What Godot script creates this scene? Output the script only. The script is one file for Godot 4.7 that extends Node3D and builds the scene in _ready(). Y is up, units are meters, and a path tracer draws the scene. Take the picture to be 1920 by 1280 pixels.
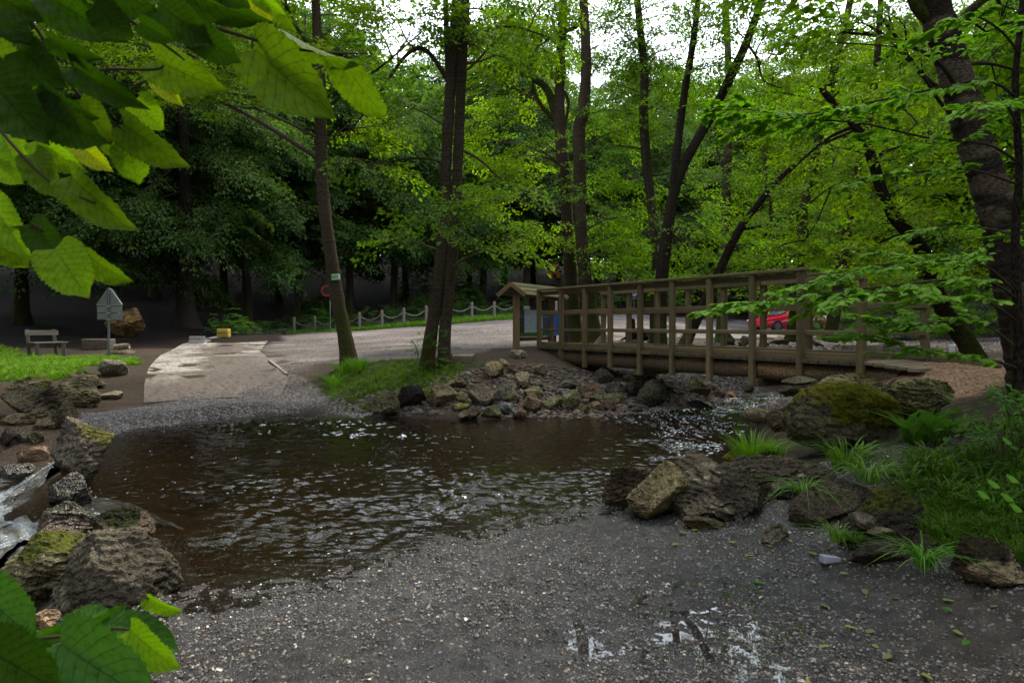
extends Node3D
# A ford through a shallow forest stream, with a timber footbridge, seen from under a hazel bush.

const F := 1280.0                       # focal length in pixels of the 1920x1280 photograph
const EYE := Vector3(0, 1.45, 0)        # the water of the pool is y = 0
var pitch := atan(0.025)
var rng := RandomNumberGenerator.new()
var used := {}
var M := {}
var nz := FastNoiseLite.new()           # fractal noise for shapes
var nf := FastNoiseLite.new()           # single-octave noise
var ctl: Array[Vector3] = []            # (x, height, z) the land passes through
var wts := PackedFloat64Array()
var pool := PackedVector2Array()
var ico := {}


func _ready() -> void:
	var cam := Camera3D.new()
	cam.name = "camera"
	cam.position = EYE
	cam.rotation.x = -pitch
	cam.fov = rad_to_deg(2.0 * atan(640.0 / F))
	cam.near = 0.05
	cam.far = 400.0
	var lens := CameraAttributesPhysical.new()       # a 24 mm lens at f/14, focused on the bridge
	lens.frustum_focal_length = 24.0
	lens.frustum_focus_distance = 11.0
	lens.frustum_near = 0.05
	lens.frustum_far = 400.0
	lens.exposure_aperture = 14.0
	cam.attributes = lens
	add_child(cam)
	var env := Environment.new()
	env.background_mode = Environment.BG_SKY
	var sky := ProceduralSkyMaterial.new()
	sky.sky_top_color = lin(0.80, 0.86, 0.98)
	sky.sky_horizon_color = lin(0.92, 0.95, 1.0)
	sky.sky_curve = 0.12
	sky.sky_energy_multiplier = 1.0
	sky.ground_bottom_color = lin(0.05, 0.05, 0.04)
	sky.ground_horizon_color = lin(0.3, 0.3, 0.3)
	env.sky = Sky.new()
	env.sky.sky_material = sky
	env.tonemap_mode = Environment.TONE_MAPPER_LINEAR
	env.tonemap_exposure = 4.4
	env.sdfgi_enabled = true
	env.ssao_enabled = true
	env.ssil_enabled = true
	var we := WorldEnvironment.new()
	we.name = "environment"
	we.environment = env
	add_child(we)
	var sun := DirectionalLight3D.new()
	sun.name = "sun"
	sun.light_energy = 0.5
	sun.light_color = Color(1.0, 0.96, 0.88)
	sun.light_angular_distance = 14.0
	sun.shadow_enabled = true
	sun.rotation = Vector3(deg_to_rad(-58.0), deg_to_rad(150.0), 0)      # high, ahead and to the right
	add_child(sun)

	nz.seed = 3
	nz.noise_type = FastNoiseLite.TYPE_SIMPLEX_SMOOTH
	nz.frequency = 0.1
	nz.fractal_octaves = 4
	nf.seed = 8
	nf.noise_type = FastNoiseLite.TYPE_SIMPLEX_SMOOTH
	nf.frequency = 0.1
	nf.fractal_type = FastNoiseLite.FRACTAL_NONE
	make_materials()
	for k in [["hazel_shaded", .034, .080, .005], ["hazel_mid", .125, .205, .012], ["hazel_green", .065, .165, .028], ["hazel_light", .22, .38, .015], ["hazel_yellow", .42, .46, .015]]:  # leaf tones; the darkest has the shade of leaves above painted in
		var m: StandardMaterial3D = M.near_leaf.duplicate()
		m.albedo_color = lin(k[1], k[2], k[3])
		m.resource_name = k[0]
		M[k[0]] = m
	for k in [["leaf_yellow", .30, .32, .08], ["leaf_olive", .22, .24, .10], ["leaf_green", .08, .22, .03], ["sapling_leaf", .20, .38, .045], ["sapling_leaf_dark", .13, .29, .04]]:
		var m: StandardMaterial3D = M.leaf.duplicate()
		m.albedo_color = lin(k[1], k[2], k[3])
		M[k[0]] = m
	var t := Time.get_ticks_msec()
	build_land()
	t = lap("land", t)
	build_forest()
	t = lap("forest", t)
	build_trees()
	t = lap("trees", t)
	build_bridge()
	build_board()
	build_fence()
	build_signs()
	build_furniture()
	t = lap("objects", t)
	build_stones()
	t = lap("stones", t)
	build_undergrowth()
	t = lap("undergrowth", t)
	build_sapling()
	build_hazel()
	t = lap("near", t)


func lap(what: String, t: int) -> int:
	print("%s %d ms" % [what, Time.get_ticks_msec() - t])
	return Time.get_ticks_msec()


class Shape:                            # collects triangles, front faces clockwise
	var v := PackedVector3Array()
	var c := PackedColorArray()
	var u := PackedVector2Array()
	var ix := PackedInt32Array()
	func add(p: Vector3, col := Color.WHITE, uv := Vector2.ZERO) -> int:
		v.append(p); c.append(col); u.append(uv)
		return v.size() - 1
	func tri(a: int, b: int, d: int) -> void:
		ix.append(a); ix.append(b); ix.append(d)
	func tri_out(a: int, b: int, d: int, mid: Vector3) -> void:   # turned so that it faces away from mid
		if (v[d] - v[a]).cross(v[b] - v[a]).dot(v[a] + v[b] + v[d] - 3.0 * mid) >= 0.0: tri(a, b, d)
		else: tri(a, d, b)
	func face(ps: Array, mid: Vector3, col := Color.WHITE) -> void:
		var k := v.size()
		for p in ps: add(p, col, Vector2(p.x + p.z, p.y))
		for i in range(1, ps.size() - 1): tri_out(k, k + i, k + i + 1, mid)
	func box(t: Transform3D, s: Vector3, bev := 0.006, col := Color.WHITE) -> void:
		var h := s * 0.5
		var mid := t.origin
		var p := func(sx: float, sy: float, sz: float, k: int) -> Vector3:
			var q := Vector3(sx * (h.x - bev), sy * (h.y - bev), sz * (h.z - bev))
			q[k] = q[k] / (h[k] - bev) * h[k]
			return t * q
		for k in 3:
			var a := (k + 1) % 3
			var b := (k + 2) % 3
			for s1 in [-1.0, 1.0]:
				var ps := []
				for st in [[-1.0, -1.0], [-1.0, 1.0], [1.0, 1.0], [1.0, -1.0]]:
					var sg := Vector3.ZERO
					sg[k] = s1; sg[a] = st[0]; sg[b] = st[1]
					ps.append(p.call(sg.x, sg.y, sg.z, k))
				face(ps, mid, col)
				for s2 in [-1.0, 1.0]:
					var e := []
					for st in [[k, -1.0], [k, 1.0], [a, 1.0], [a, -1.0]]:
						var sg := Vector3.ZERO
						sg[k] = s1; sg[a] = s2; sg[b] = st[1]
						e.append(p.call(sg.x, sg.y, sg.z, st[0]))
					face(e, mid, col)
		for sx in [-1.0, 1.0]:
			for sy in [-1.0, 1.0]:
				for sz in [-1.0, 1.0]:
					face([p.call(sx, sy, sz, 0), p.call(sx, sy, sz, 1), p.call(sx, sy, sz, 2)], mid, col)
	func tube(pts: PackedVector3Array, rad: PackedFloat32Array, seg := 8, wob: FastNoiseLite = null, amp := 0.0, col := Color.WHITE, cap := true) -> void:
		var n := pts.size()
		var side := Vector3.ZERO
		var first := v.size()
		var l := 0.0
		for i in n:
			var dir := (pts[mini(i + 1, n - 1)] - pts[maxi(i - 1, 0)]).normalized()
			if side == Vector3.ZERO: side = dir.cross(Vector3(0.31, 0.2, 0.9) if absf(dir.y) > 0.9 else Vector3.UP).normalized()
			side = (side - dir * side.dot(dir)).normalized()
			var up := dir.cross(side)
			if i > 0: l += pts[i].distance_to(pts[i - 1])
			for j in seg:
				var a := TAU * j / seg
				var o := side * cos(a) + up * sin(a)
				var r := rad[i]
				if wob: r *= 1.0 + amp * wob.get_noise_3dv((pts[i] + o * rad[i]) * 3.0)
				add(pts[i] + o * r, col, Vector2(float(j) / seg, l))
		for i in n - 1:
			for j in seg:
				var a := first + i * seg + j
				var b := first + i * seg + (j + 1) % seg
				tri(a, b, a + seg); tri(b, b + seg, a + seg)
		if cap:
			for e in [0, n - 1]:
				var k := add(pts[e], col, Vector2(0.5, 0))
				for j in seg:
					tri_out(k, first + e * seg + j, first + e * seg + (j + 1) % seg, pts[1] if e == 0 else pts[n - 2])
	func mesh(smooth := false) -> ArrayMesh:
		var a := []
		a.resize(Mesh.ARRAY_MAX)
		a[Mesh.ARRAY_VERTEX] = v
		a[Mesh.ARRAY_COLOR] = c
		a[Mesh.ARRAY_TEX_UV] = u
		a[Mesh.ARRAY_INDEX] = ix
		if smooth:
			var nn := PackedVector3Array()
			nn.resize(v.size())
			for i in range(0, ix.size(), 3):
				var p := ix[i]
				var q := ix[i + 1]
				var r := ix[i + 2]
				var f := (v[r] - v[p]).cross(v[q] - v[p])
				nn[p] += f; nn[q] += f; nn[r] += f
			for i in nn.size(): nn[i] = nn[i].normalized() if nn[i].length_squared() > 0.0 else Vector3.UP
			a[Mesh.ARRAY_NORMAL] = nn
		var m := ArrayMesh.new()
		m.add_surface_from_arrays(Mesh.PRIMITIVE_TRIANGLES, a)
		return m


func P(px: float, py: float, d: float) -> Vector3:       # a pixel of the photograph at d metres in front of the camera
	return EYE + (Vector3((px - 960.0) / F, (640.0 - py) / F, -1.0) * d).rotated(Vector3.RIGHT, -pitch)


func on(px: float, py: float) -> Vector3:                # where the sight line through a pixel meets the land
	var r := (P(px, py, 1.0) - EYE)
	var t0 := 1.5
	var t := 1.5
	while t < 70.0:
		var p := EYE + r * t
		if p.y < gy(p.x, p.z): break
		t0 = t
		t *= 1.04
	for i in 12:
		var m := (t0 + t) * 0.5
		var p := EYE + r * m
		if p.y < gy(p.x, p.z): t = m
		else: t0 = m
	var q := EYE + r * t
	return Vector3(q.x, gy(q.x, q.z), q.z)


func at(px: float, d: float) -> Vector3:                 # the land d metres ahead, in the column of a pixel
	var x := (px - 960.0) / F * d
	return Vector3(x, gy(x, -d), -d)


func numbered(called: String) -> String:
	var n: int = used.get(called, 0)
	used[called] = n + 1
	return called if n == 0 else "%s_%03d" % [called, n]


func tag(o: Node, label := "", category := "", group := "", kind := "") -> Node:
	if label: o.set_meta("label", label)
	if category: o.set_meta("category", category)
	if group: o.set_meta("group", group)
	if kind: o.set_meta("kind", kind)
	return o


func thing(called: String, label: String, category: String, where := Vector3.ZERO, group := "") -> Node3D:
	var o := Node3D.new()
	o.name = numbered(called)
	o.position = where
	add_child(o)
	tag(o, label, category, group)
	return o


func put(called: String, m: Mesh, mat: Material, parent: Node = null, where := Transform3D()) -> MeshInstance3D:
	var o := MeshInstance3D.new()
	o.mesh = m
	o.material_override = mat
	o.transform = where
	if parent == null:
		o.name = numbered(called)
		add_child(o)
	else:
		var key := str(parent.get_instance_id()) + called
		var n: int = used.get(key, 0)
		used[key] = n + 1
		o.name = called if n == 0 else "%s_%03d" % [called, n]
		parent.add_child(o, true)
	return o


func struct(called: String, m: Mesh, mat: Material) -> MeshInstance3D:
	var o := put(called, m, mat)
	o.set_meta("kind", "structure")
	return o


func many(called: String, m: Mesh, mat: Material, xf: Array[Transform3D], tint: PackedColorArray, parent: Node = null) -> MultiMeshInstance3D:
	var mm := MultiMesh.new()
	mm.transform_format = MultiMesh.TRANSFORM_3D
	mm.use_colors = true
	mm.mesh = m
	mm.instance_count = xf.size()
	for i in xf.size():
		mm.set_instance_transform(i, xf[i])
		mm.set_instance_color(i, tint[i])
	var o := MultiMeshInstance3D.new()
	o.multimesh = mm
	o.material_override = mat
	o.name = numbered(called) if parent == null else called
	if parent: parent.add_child(o, true)
	else: add_child(o)
	o.set_meta("kind", "stuff")
	return o


func lin(r: float, g: float, b: float, a := 1.0) -> Color:   # a linear colour for an sRGB property
	var k := Color(r, g, b).linear_to_srgb()
	k.a = a
	return k


func rnd(a: float, b: float) -> float: return rng.randf_range(a, b)


func vary(c: Color, k: float) -> Color:
	var f := 1.0 + rnd(-k, k)
	return Color(c.r * f * (1.0 + rnd(-k, k) * 0.3), c.g * f, c.b * f * (1.0 + rnd(-k, k) * 0.3))


# ------------------------------------------------------------------ materials

func noise_tex(kind: String, freq: float, ramp: Array, size := 512, oct := 5, seed_ := 1) -> NoiseTexture2D:
	var n := FastNoiseLite.new()
	n.seed = seed_
	n.frequency = freq
	n.noise_type = FastNoiseLite.TYPE_SIMPLEX_SMOOTH
	n.fractal_octaves = oct
	if kind == "cell":
		n.noise_type = FastNoiseLite.TYPE_CELLULAR
		n.cellular_return_type = FastNoiseLite.RETURN_DISTANCE
		n.fractal_type = FastNoiseLite.FRACTAL_FBM
	elif kind == "cellvalue":
		n.noise_type = FastNoiseLite.TYPE_CELLULAR
		n.cellular_return_type = FastNoiseLite.RETURN_CELL_VALUE
		n.fractal_type = FastNoiseLite.FRACTAL_NONE
	elif kind == "ridge":
		n.fractal_type = FastNoiseLite.FRACTAL_RIDGED
	var t := NoiseTexture2D.new()
	t.width = size
	t.height = size
	t.seamless = true
	t.noise = n
	var g := Gradient.new()
	var off := PackedFloat32Array()
	var col := PackedColorArray()
	for r in ramp:
		off.append(r[0])
		col.append(r[1] if r[1] is Color else Color(r[1], r[1], r[1]))
	g.offsets = off
	g.colors = col
	t.color_ramp = g
	return t


func mat(name_: String, col: Color, rough: float, tex: Texture2D = null, scale_ := Vector3.ONE, bump: Texture2D = null, bump_cm := 1.0, spec := 0.5) -> StandardMaterial3D:
	var m := StandardMaterial3D.new()
	m.resource_name = name_
	m.albedo_color = col
	m.roughness = rough
	m.metallic_specular = spec
	m.vertex_color_use_as_albedo = true
	m.cull_mode = BaseMaterial3D.CULL_DISABLED
	if tex:
		m.albedo_texture = tex
		m.uv1_triplanar = true
		m.uv1_world_triplanar = true
		m.uv1_scale = scale_
	if bump:
		m.heightmap_enabled = true
		m.heightmap_texture = bump
		m.heightmap_scale = bump_cm
		if not tex:
			m.uv1_triplanar = true
			m.uv1_world_triplanar = true
			m.uv1_scale = scale_
	M[name_] = m
	return m


func leaf_mat(name_: String, through: float, rough := 0.5, spec := 0.4, tone := Color(0.84, 1.0, 0.14)) -> StandardMaterial3D:
	var m := mat(name_, Color.WHITE, rough, null, Vector3.ONE, null, 1.0, spec)
	m.backlight_enabled = true
	m.backlight = lin(tone.r * through, tone.g * through, tone.b * through)
	return m


func make_materials() -> void:
	var grain := noise_tex("fbm", 0.012, [[0.0, 0.62], [0.35, 0.82], [0.6, 0.93], [1.0, 1.0]], 512, 6, 3)
	var fine := noise_tex("fbm", 0.05, [[0.0, 0.0], [1.0, 1.0]], 512, 5, 5)
	var peb := noise_tex("cellvalue", 0.075, [[0.0, 0.55], [0.3, 0.72], [0.55, 0.86], [0.8, 1.0], [0.9, 0.7], [1.0, 1.0]], 512, 1, 7)
	var pebh := noise_tex("cell", 0.075, [[0.0, 1.0], [0.5, 0.6], [1.0, 0.0]], 512, 2, 7)
	var rockc := noise_tex("fbm", 0.022, [[0.0, Color(0.30, 0.40, 0.36)], [0.38, Color(0.68, 0.65, 0.58)], [0.5, Color(0.82, 0.80, 0.74)], [0.6, Color(0.70, 0.66, 0.58)], [0.75, Color(1, 0.98, 0.92)], [1.0, Color(0.9, 0.86, 0.76)]], 512, 7, 11)
	var rockh := noise_tex("ridge", 0.022, [[0.0, 0.0], [0.6, 0.7], [1.0, 1.0]], 512, 6, 12)
	var barkc := noise_tex("fbm", 0.03, [[0.0, 0.30], [0.42, 0.62], [0.58, 0.95], [1.0, 1.0]], 512, 5, 21)
	var barkh := noise_tex("ridge", 0.03, [[0.0, 0.0], [0.5, 0.6], [1.0, 1.0]], 512, 4, 22)
	var woodc := noise_tex("fbm", 0.03, [[0.0, 0.62], [0.4, 0.82], [0.55, 0.92], [0.62, 0.78], [1.0, 1.0]], 512, 5, 31)
	var mossh := noise_tex("fbm", 0.09, [[0.0, 0.0], [1.0, 1.0]], 512, 3, 41)
	mat("ground", Color.WHITE, 0.95, peb, Vector3(1.3, 1.3, 1.3), pebh, 1.6, 0.25)
	mat("ford", Color.WHITE, 0.26, peb, Vector3(5.5, 5.5, 5.5), pebh, 0.9, 0.5)
	mat("pebble", Color.WHITE, 0.3, null, Vector3.ONE, null, 1, 0.5)
	mat("dry_pebble", Color.WHITE, 0.9, null, Vector3.ONE, null, 1, 0.25)
	mat("concrete", Color.WHITE, 0.75, grain, Vector3(0.9, 0.9, 0.9), fine, 0.5, 0.35)
	mat("asphalt", Color.WHITE, 0.7, peb, Vector3(4, 4, 4), null, 1, 0.4)
	mat("rock", Color.WHITE, 0.88, rockc, Vector3(1.7, 1.7, 1.7), rockh, 4.0, 0.3)
	mat("wet_rock", Color.WHITE, 0.32, rockc, Vector3(2.0, 2.0, 2.0), rockh, 3.0, 0.5)
	mat("moss_rock", Color.WHITE, 0.95, rockc, Vector3(2.2, 2.2, 2.2), mossh, 3.0, 0.2)
	mat("bark", Color.WHITE, 0.95, barkc, Vector3(4.5, 1.0, 4.5), barkh, 2.5, 0.2)
	mat("birch_bark", Color.WHITE, 0.9, barkc, Vector3(1.4, 5.0, 1.4), barkh, 1.6, 0.25)
	mat("twig", Color.WHITE, 0.9, null, Vector3.ONE, null, 1, 0.2)
	mat("timber", Color.WHITE, 0.9, woodc, Vector3(1.2, 5.0, 5.0), fine, 0.25, 0.25)
	mat("log", Color.WHITE, 0.95, barkc, Vector3(1.5, 3.0, 1.5), barkh, 1.6, 0.2)
	mat("paint", Color.WHITE, 0.5)
	mat("metal", Color.WHITE, 0.45, grain, Vector3(3, 3, 3), null, 1, 0.5)
	M.metal.metallic = 0.35
	mat("car_paint", Color.WHITE, 0.25)
	M.car_paint.clearcoat_enabled = true
	M.car_paint.clearcoat_roughness = 0.04
	mat("dark_glass", Color.WHITE, 0.04, null, Vector3.ONE, null, 1, 0.7)
	mat("rubber", Color.WHITE, 0.8)
	leaf_mat("leaf", 1.0, 0.6, 0.22)
	leaf_mat("far_leaf", 0.95, 0.75, 0.15)
	leaf_mat("grass", 0.8, 0.55, 0.25)
	leaf_mat("near_leaf", 1.0, 0.5, 0.16)
	M.near_leaf.albedo_texture = vein_texture(false)
	M.near_leaf.heightmap_enabled = true
	M.near_leaf.heightmap_texture = vein_texture(true)
	M.near_leaf.heightmap_scale = 0.05
	# water: a brown, clear, moving surface
	var w := mat("water", lin(0.008, 0.004, 0.002, 0.62), 0.03, null, Vector3.ONE, null, 1, 0.5)
	w.vertex_color_use_as_albedo = false
	w.transparency = BaseMaterial3D.TRANSPARENCY_ALPHA
	w.normal_enabled = true
	var wn := noise_tex("fbm", 0.02, [[0.0, 0.0], [1.0, 1.0]], 512, 4, 51)
	wn.color_ramp = null
	wn.as_normal_map = true
	wn.bump_strength = 5.0
	w.normal_texture = wn
	w.normal_scale = 0.4
	w.uv1_triplanar = true
	w.uv1_world_triplanar = true
	w.uv1_scale = Vector3(0.9, 1.0, 2.2)
	var pd := mat("puddle", lin(0.02, 0.015, 0.012, 0.4), 0.02)
	pd.vertex_color_use_as_albedo = false
	pd.transparency = BaseMaterial3D.TRANSPARENCY_ALPHA
	mat("foam", lin(0.85, 0.88, 0.9), 0.85, noise_tex("fbm", 0.03, [[0.0, 0.55], [0.4, 0.7], [0.55, 0.95], [1.0, 1.0]], 512, 5, 61), Vector3(2.5, 2.5, 2.5), fine, 0.5, 0.3)


func vein_texture(height: bool) -> ImageTexture:        # u across a leaf, v from stalk to tip
	var im := Image.create(192, 192, false, Image.FORMAT_RGB8)
	for y in 192:
		for x in 192:
			var u := (x + 0.5) / 96.0 - 1.0
			var v := (y + 0.5) / 192.0
			var vein := maxf(0.0, 1.0 - absf(u) / 0.035)
			var s := (v - absf(u) * 0.36) * 9.0
			var e := absf(s - roundf(s))
			vein = maxf(vein, maxf(0.0, 1.0 - e / 0.085) * 0.9)
			var t := (v + absf(u) * 0.5) * 34.0
			var cross_ := maxf(0.0, 1.0 - absf(t - roundf(t)) / 0.2) * 0.25
			var k := 0.0
			if height: k = 0.5 + 0.35 * cos(TAU * s) * minf(1.0, absf(u) * 6.0) - 0.3 * vein
			else: k = (1.0 - 0.30 * vein - 0.07 * cross_) * (1.0 + 0.22 * nz.get_noise_2d(x * 0.35, y * 0.35) + 0.08 * nf.get_noise_2d(x * 1.7, y * 1.7))
			im.set_pixel(x, y, Color(k, k * (1.0 if height else lerpf(1.0, 0.96, vein)), k * (1.0 if height else lerpf(1.0, 1.1, vein))))
	return ImageTexture.create_from_image(im)


# ------------------------------------------------------------------ the land

func solve_land() -> void:
	var n := ctl.size()
	var a: Array[PackedFloat64Array] = []
	for i in n:
		var row := PackedFloat64Array()
		row.resize(n + 1)
		for j in n: row[j] = -phi(ctl[i].x - ctl[j].x, ctl[i].z - ctl[j].z) + 200.0 + (0.02 if i == j else 0.0)
		row[n] = ctl[i].y
		a.append(row)
	for i in n:
		var p := i
		for j in range(i + 1, n):
			if absf(a[j][i]) > absf(a[p][i]): p = j
		var tmp := a[i]
		a[i] = a[p]
		a[p] = tmp
		for j in range(i + 1, n):
			var f := a[j][i] / a[i][i]
			if f != 0.0:
				for k in range(i, n + 1): a[j][k] -= f * a[i][k]
	wts.resize(n)
	for i in range(n - 1, -1, -1):
		var s := a[i][n]
		for j in range(i + 1, n): s -= a[i][j] * wts[j]
		wts[i] = s / a[i][i]


func phi(dx: float, dz: float) -> float: return sqrt(dx * dx + dz * dz + 0.16)


var near_grid := PackedFloat32Array()
var far_grid := PackedFloat32Array()


func cache_land() -> void:
	for i in 121:
		for j in 141: near_grid.append(land_at(-16.0 + 0.25 * j * 32.0 / 35.0, -0.25 * i))
	for i in 121:
		for j in 151: far_grid.append(land_at(-150.0 + 2.0 * j, 60.0 - 2.0 * i))


func land(x: float, z: float) -> float:                  # looked up in a table
	if near_grid.size() and x > -16.0 and x < 15.9 and z < 0.0 and z > -29.9: return bilinear(near_grid, 141, (x + 16.0) / 0.228571, -z / 0.25)
	if far_grid.size() and absf(x) < 149.0 and z < 59.0 and z > -179.0: return bilinear(far_grid, 151, (x + 150.0) / 2.0, (60.0 - z) / 2.0)
	return land_at(x, z)


func bilinear(g: PackedFloat32Array, w: int, u: float, v: float) -> float:
	var i := int(v)
	var j := int(u)
	var k := i * w + j
	u -= j
	v -= i
	return lerpf(lerpf(g[k], g[k + 1], u), lerpf(g[k + w], g[k + w + 1], u), v)


func land_at(x: float, z: float) -> float:
	var h := 0.0
	for i in wts.size():
		var p := ctl[i]
		var dx := x - p.x
		var dz := z - p.z
		h += wts[i] * (200.0 - sqrt(dx * dx + dz * dz + 0.16))
	return h


func pool_side(x: float, z: float) -> float:             # metres outside the water's edge, negative inside
	if z < -22.0 or z > -2.0 or x < -7.0 or x > 12.0: return 9.0
	var p := Vector2(x, z)
	var best := 1e9
	for i in pool.size():
		var a := pool[i]
		var ab := pool[(i + 1) % pool.size()] - a
		var t := clampf((p - a).dot(ab) / ab.length_squared(), 0.0, 1.0)
		best = minf(best, p.distance_squared_to(a + ab * t))
	var d := sqrt(best)
	return -d if Geometry2D.is_point_in_polygon(p, pool) else d


func gy(x: float, z: float) -> float:
	var s := pool_side(x, z)
	if s <= 0.0: return -0.32 * smoothstep(0.0, 1.5, -s) - 0.01
	var h := land(x, z)
	if s >= 0.7: return h
	return lerpf(-0.01, h, smoothstep(0.0, 0.7, s))


func inside(poly: PackedVector2Array, x: float, z: float) -> bool: return Geometry2D.is_point_in_polygon(Vector2(x, z), poly)


func plan(list: Array) -> PackedVector2Array:            # [pixel column, metres ahead] pairs to a polygon on the ground plan
	var o := PackedVector2Array()
	for q in list: o.append(Vector2((q[0] - 960.0) / F * q[1], -q[1]))
	return o


var z_park: PackedVector2Array
var z_lawn: PackedVector2Array
var z_strip: PackedVector2Array
var z_chips: PackedVector2Array
var z_mound: PackedVector2Array
var z_right: PackedVector2Array
var z_bar: PackedVector2Array
var z_beach: PackedVector2Array


func ground_color(x: float, z: float) -> Color:
	var w := nz.get_noise_2d(x * 2.2, z * 2.2)
	var jx := x + 0.5 * nf.get_noise_2d(x * 9.0, z * 9.0) * minf(1.0, -z / 14.0)
	var jz := z + 0.9 * nf.get_noise_2d(x * 9.0 + 70.0, z * 9.0) * minf(1.0, -z / 14.0)
	var c := Color(0.085, 0.062, 0.046)
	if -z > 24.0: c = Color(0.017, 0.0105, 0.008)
	if inside(z_park, jx, jz):
		c = Color(0.225, 0.20, 0.195).lerp(Color(0.145, 0.122, 0.112), clampf(0.5 + 1.6 * nz.get_noise_2d(x * 1.2, z * 4.0), 0.0, 1.0))
		if nz.get_noise_2d(x * 3.0 + 40.0, z * 9.0) > 0.28: c = c * 0.8
	elif inside(z_strip, jx, jz): c = Color(0.06, 0.11, 0.02)
	elif inside(z_lawn, jx, jz): c = Color(0.055, 0.085, 0.025)
	elif inside(z_chips, jx, jz): c = Color(0.30, 0.19, 0.12)
	elif inside(z_mound, jx, jz): c = Color(0.045, 0.055, 0.02)
	elif inside(z_right, jx, jz): c = Color(0.04, 0.035, 0.022)
	elif inside(z_bar, jx, jz): c = Color(0.13, 0.112, 0.105)
	elif inside(z_beach, jx, jz): c = Color(0.12, 0.105, 0.10)
	return c * (1.0 + 0.55 * w)


func build_land() -> void:
	# points the land passes through: [pixel column, metres ahead, height]
	for q in [[960, 1.5, .06], [300, 2.0, .05], [1600, 2.0, .10], [2100, 1.8, .12], [1300, 3.3, .035], [960, 4.2, .012], [700, 3.6, .02], [1450, 4.1, .05], [1150, 5.0, .0],
			[1600, 4.2, .16], [1850, 3.7, .22], [2050, 4.2, .4], [1720, 5.0, .33], [1900, 5.0, .42], [1560, 5.8, .25], [1700, 6.5, .52], [1850, 6.5, .62], [1900, 8, .92], [1700, 8.4, .93],
			[1820, 9.5, .95], [1500, 6.6, .15], [1445, 8, .12], [1520, 9, .3], [2300, 5, .9], [2300, 9, 1.2],
			[1800, 13, .8], [1600, 14.5, .55], [1480, 12.4, .12], [1400, 12.4, .36], [1300, 12.4, .36], [1300, 15, .6], [1200, 16, .72], [1100, 17, .85], [1140, 14.2, .55], [1070, 15.2, .9],
			[1010, 13.6, .75], [960, 14.5, .9], [1050, 12.8, .5], [900, 12.6, .62], [815, 13.2, .62], [655, 13.9, .55], [730, 11.5, .25], [640, 12.3, .28], [850, 11.3, .2], [1000, 11.3, .2], [1150, 11.5, .16], [1250, 11.6, .2],
			[300, 10.9, .12], [525, 11.8, .12], [200, 10.6, .07], [590, 12.3, .14], [450, 17, .38], [420, 22, .6], [400, 28, .8], [450, 36, .95], [540, 40, 1.05],
			[600, 16, .58], [700, 16, .74], [900, 16, .86], [800, 20, .86], [950, 22, 1.0], [700, 28, .96], [900, 30, 1.25], [551, 38, .86], [630, 38, 1.02], [716, 38, 1.26], [885, 38, 1.7], [1000, 41, 1.9],
			[1200, 44, 2.0], [1300, 44, 1.84], [1400, 45, 1.55], [1475, 41, .92], [1300, 30, 1.15], [1500, 30, .85], [1200, 22, .92], [1400, 20, .78], [1600, 20, .7], [1700, 30, .9], [1900, 20, .85], [1900, 35, 1.5], [1500, 52, 3.2], [1250, 54, 3.0], [1900, 52, 3.6],
			[140, 12, .06], [30, 12.3, .2], [60, 14, .32], [180, 15.5, .46], [60, 18, .46], [203, 19, .5], [90, 22, .46], [300, 20, .5], [-150, 14, .4], [-150, 22, .6], [230, 28, .92], [100, 28, .9],
			[0, 36, 2.6], [200, 37, 2.3], [350, 34, 1.5], [0, 46, 5.2], [300, 46, 4.2], [450, 46, 2.4], [600, 48, 1.9], [800, 48, 2.5], [1000, 53, 3], [-400, 30, 1.8], [-400, 46, 5.5],
			[0, 85, 14], [500, 85, 11], [960, 85, 9], [1500, 85, 9], [2000, 85, 11], [2700, 30, 2.5], [-1000, 30, 2.5],
			[20, 5.6, -.5], [-80, 6, -.6], [-400, 5, -.7], [0, 4, -.45], [20, 7.4, -.3], [-100, 9, .2], [60, 9.6, .12], [-200, 3, -.1], [150, 6.6, .02]]:
		var x: float = (q[0] - 960.0) / F * q[1]
		ctl.append(Vector3(x, q[2], -q[1]))
	# the water's edge at y = 0, by pixel
	for q in [[190, 812], [260, 800], [400, 787], [550, 774], [625, 772], [700, 782], [790, 787], [900, 791], [1020, 783], [1150, 776], [1290, 764], [1350, 748], [1440, 738], [1470, 722], [1530, 700], [1640, 690], [1760, 686],
			[1800, 694], [1640, 706], [1520, 730], [1470, 752], [1420, 785], [1385, 830], [1310, 868], [1190, 905], [1140, 945], [1050, 965], [950, 975], [850, 1012], [740, 1052], [640, 1085], [500, 1103], [320, 1128], [240, 1115], [215, 1060], [190, 1010], [120, 960], [60, 935], [130, 905], [180, 870]]:
		var r := P(q[0], q[1], 1.0) - EYE
		var p := EYE + r * (-EYE.y / r.y)
		pool.append(Vector2(p.x, p.z))
	solve_land()
	cache_land()
	z_park = plan([[640, 14.6], [860, 14.5], [960, 15.3], [1010, 16.5], [1100, 20], [1250, 24], [1330, 25], [1420, 26], [1700, 30], [1750, 44], [1480, 46], [1330, 45.5], [1200, 45], [1000, 41], [885, 37], [700, 36.3], [575, 36], [540, 30], [500, 22], [520, 17], [560, 14.8]])
	z_strip = plan([[540, 35.5], [700, 36], [885, 36.6], [1010, 40], [1030, 44], [885, 40.5], [700, 39.5], [540, 39.5]])
	z_lawn = plan([[-300, 13.6], [40, 13.7], [130, 14.2], [170, 15.8], [260, 16.8], [258, 18.3], [200, 19.6], [120, 19.5], [90, 21], [0, 24], [-400, 24]])
	z_chips = plan([[1630, 7.6], [1700, 7.4], [1850, 7.0], [2100, 7.2], [2100, 11], [1740, 11], [1670, 9.6]])
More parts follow.
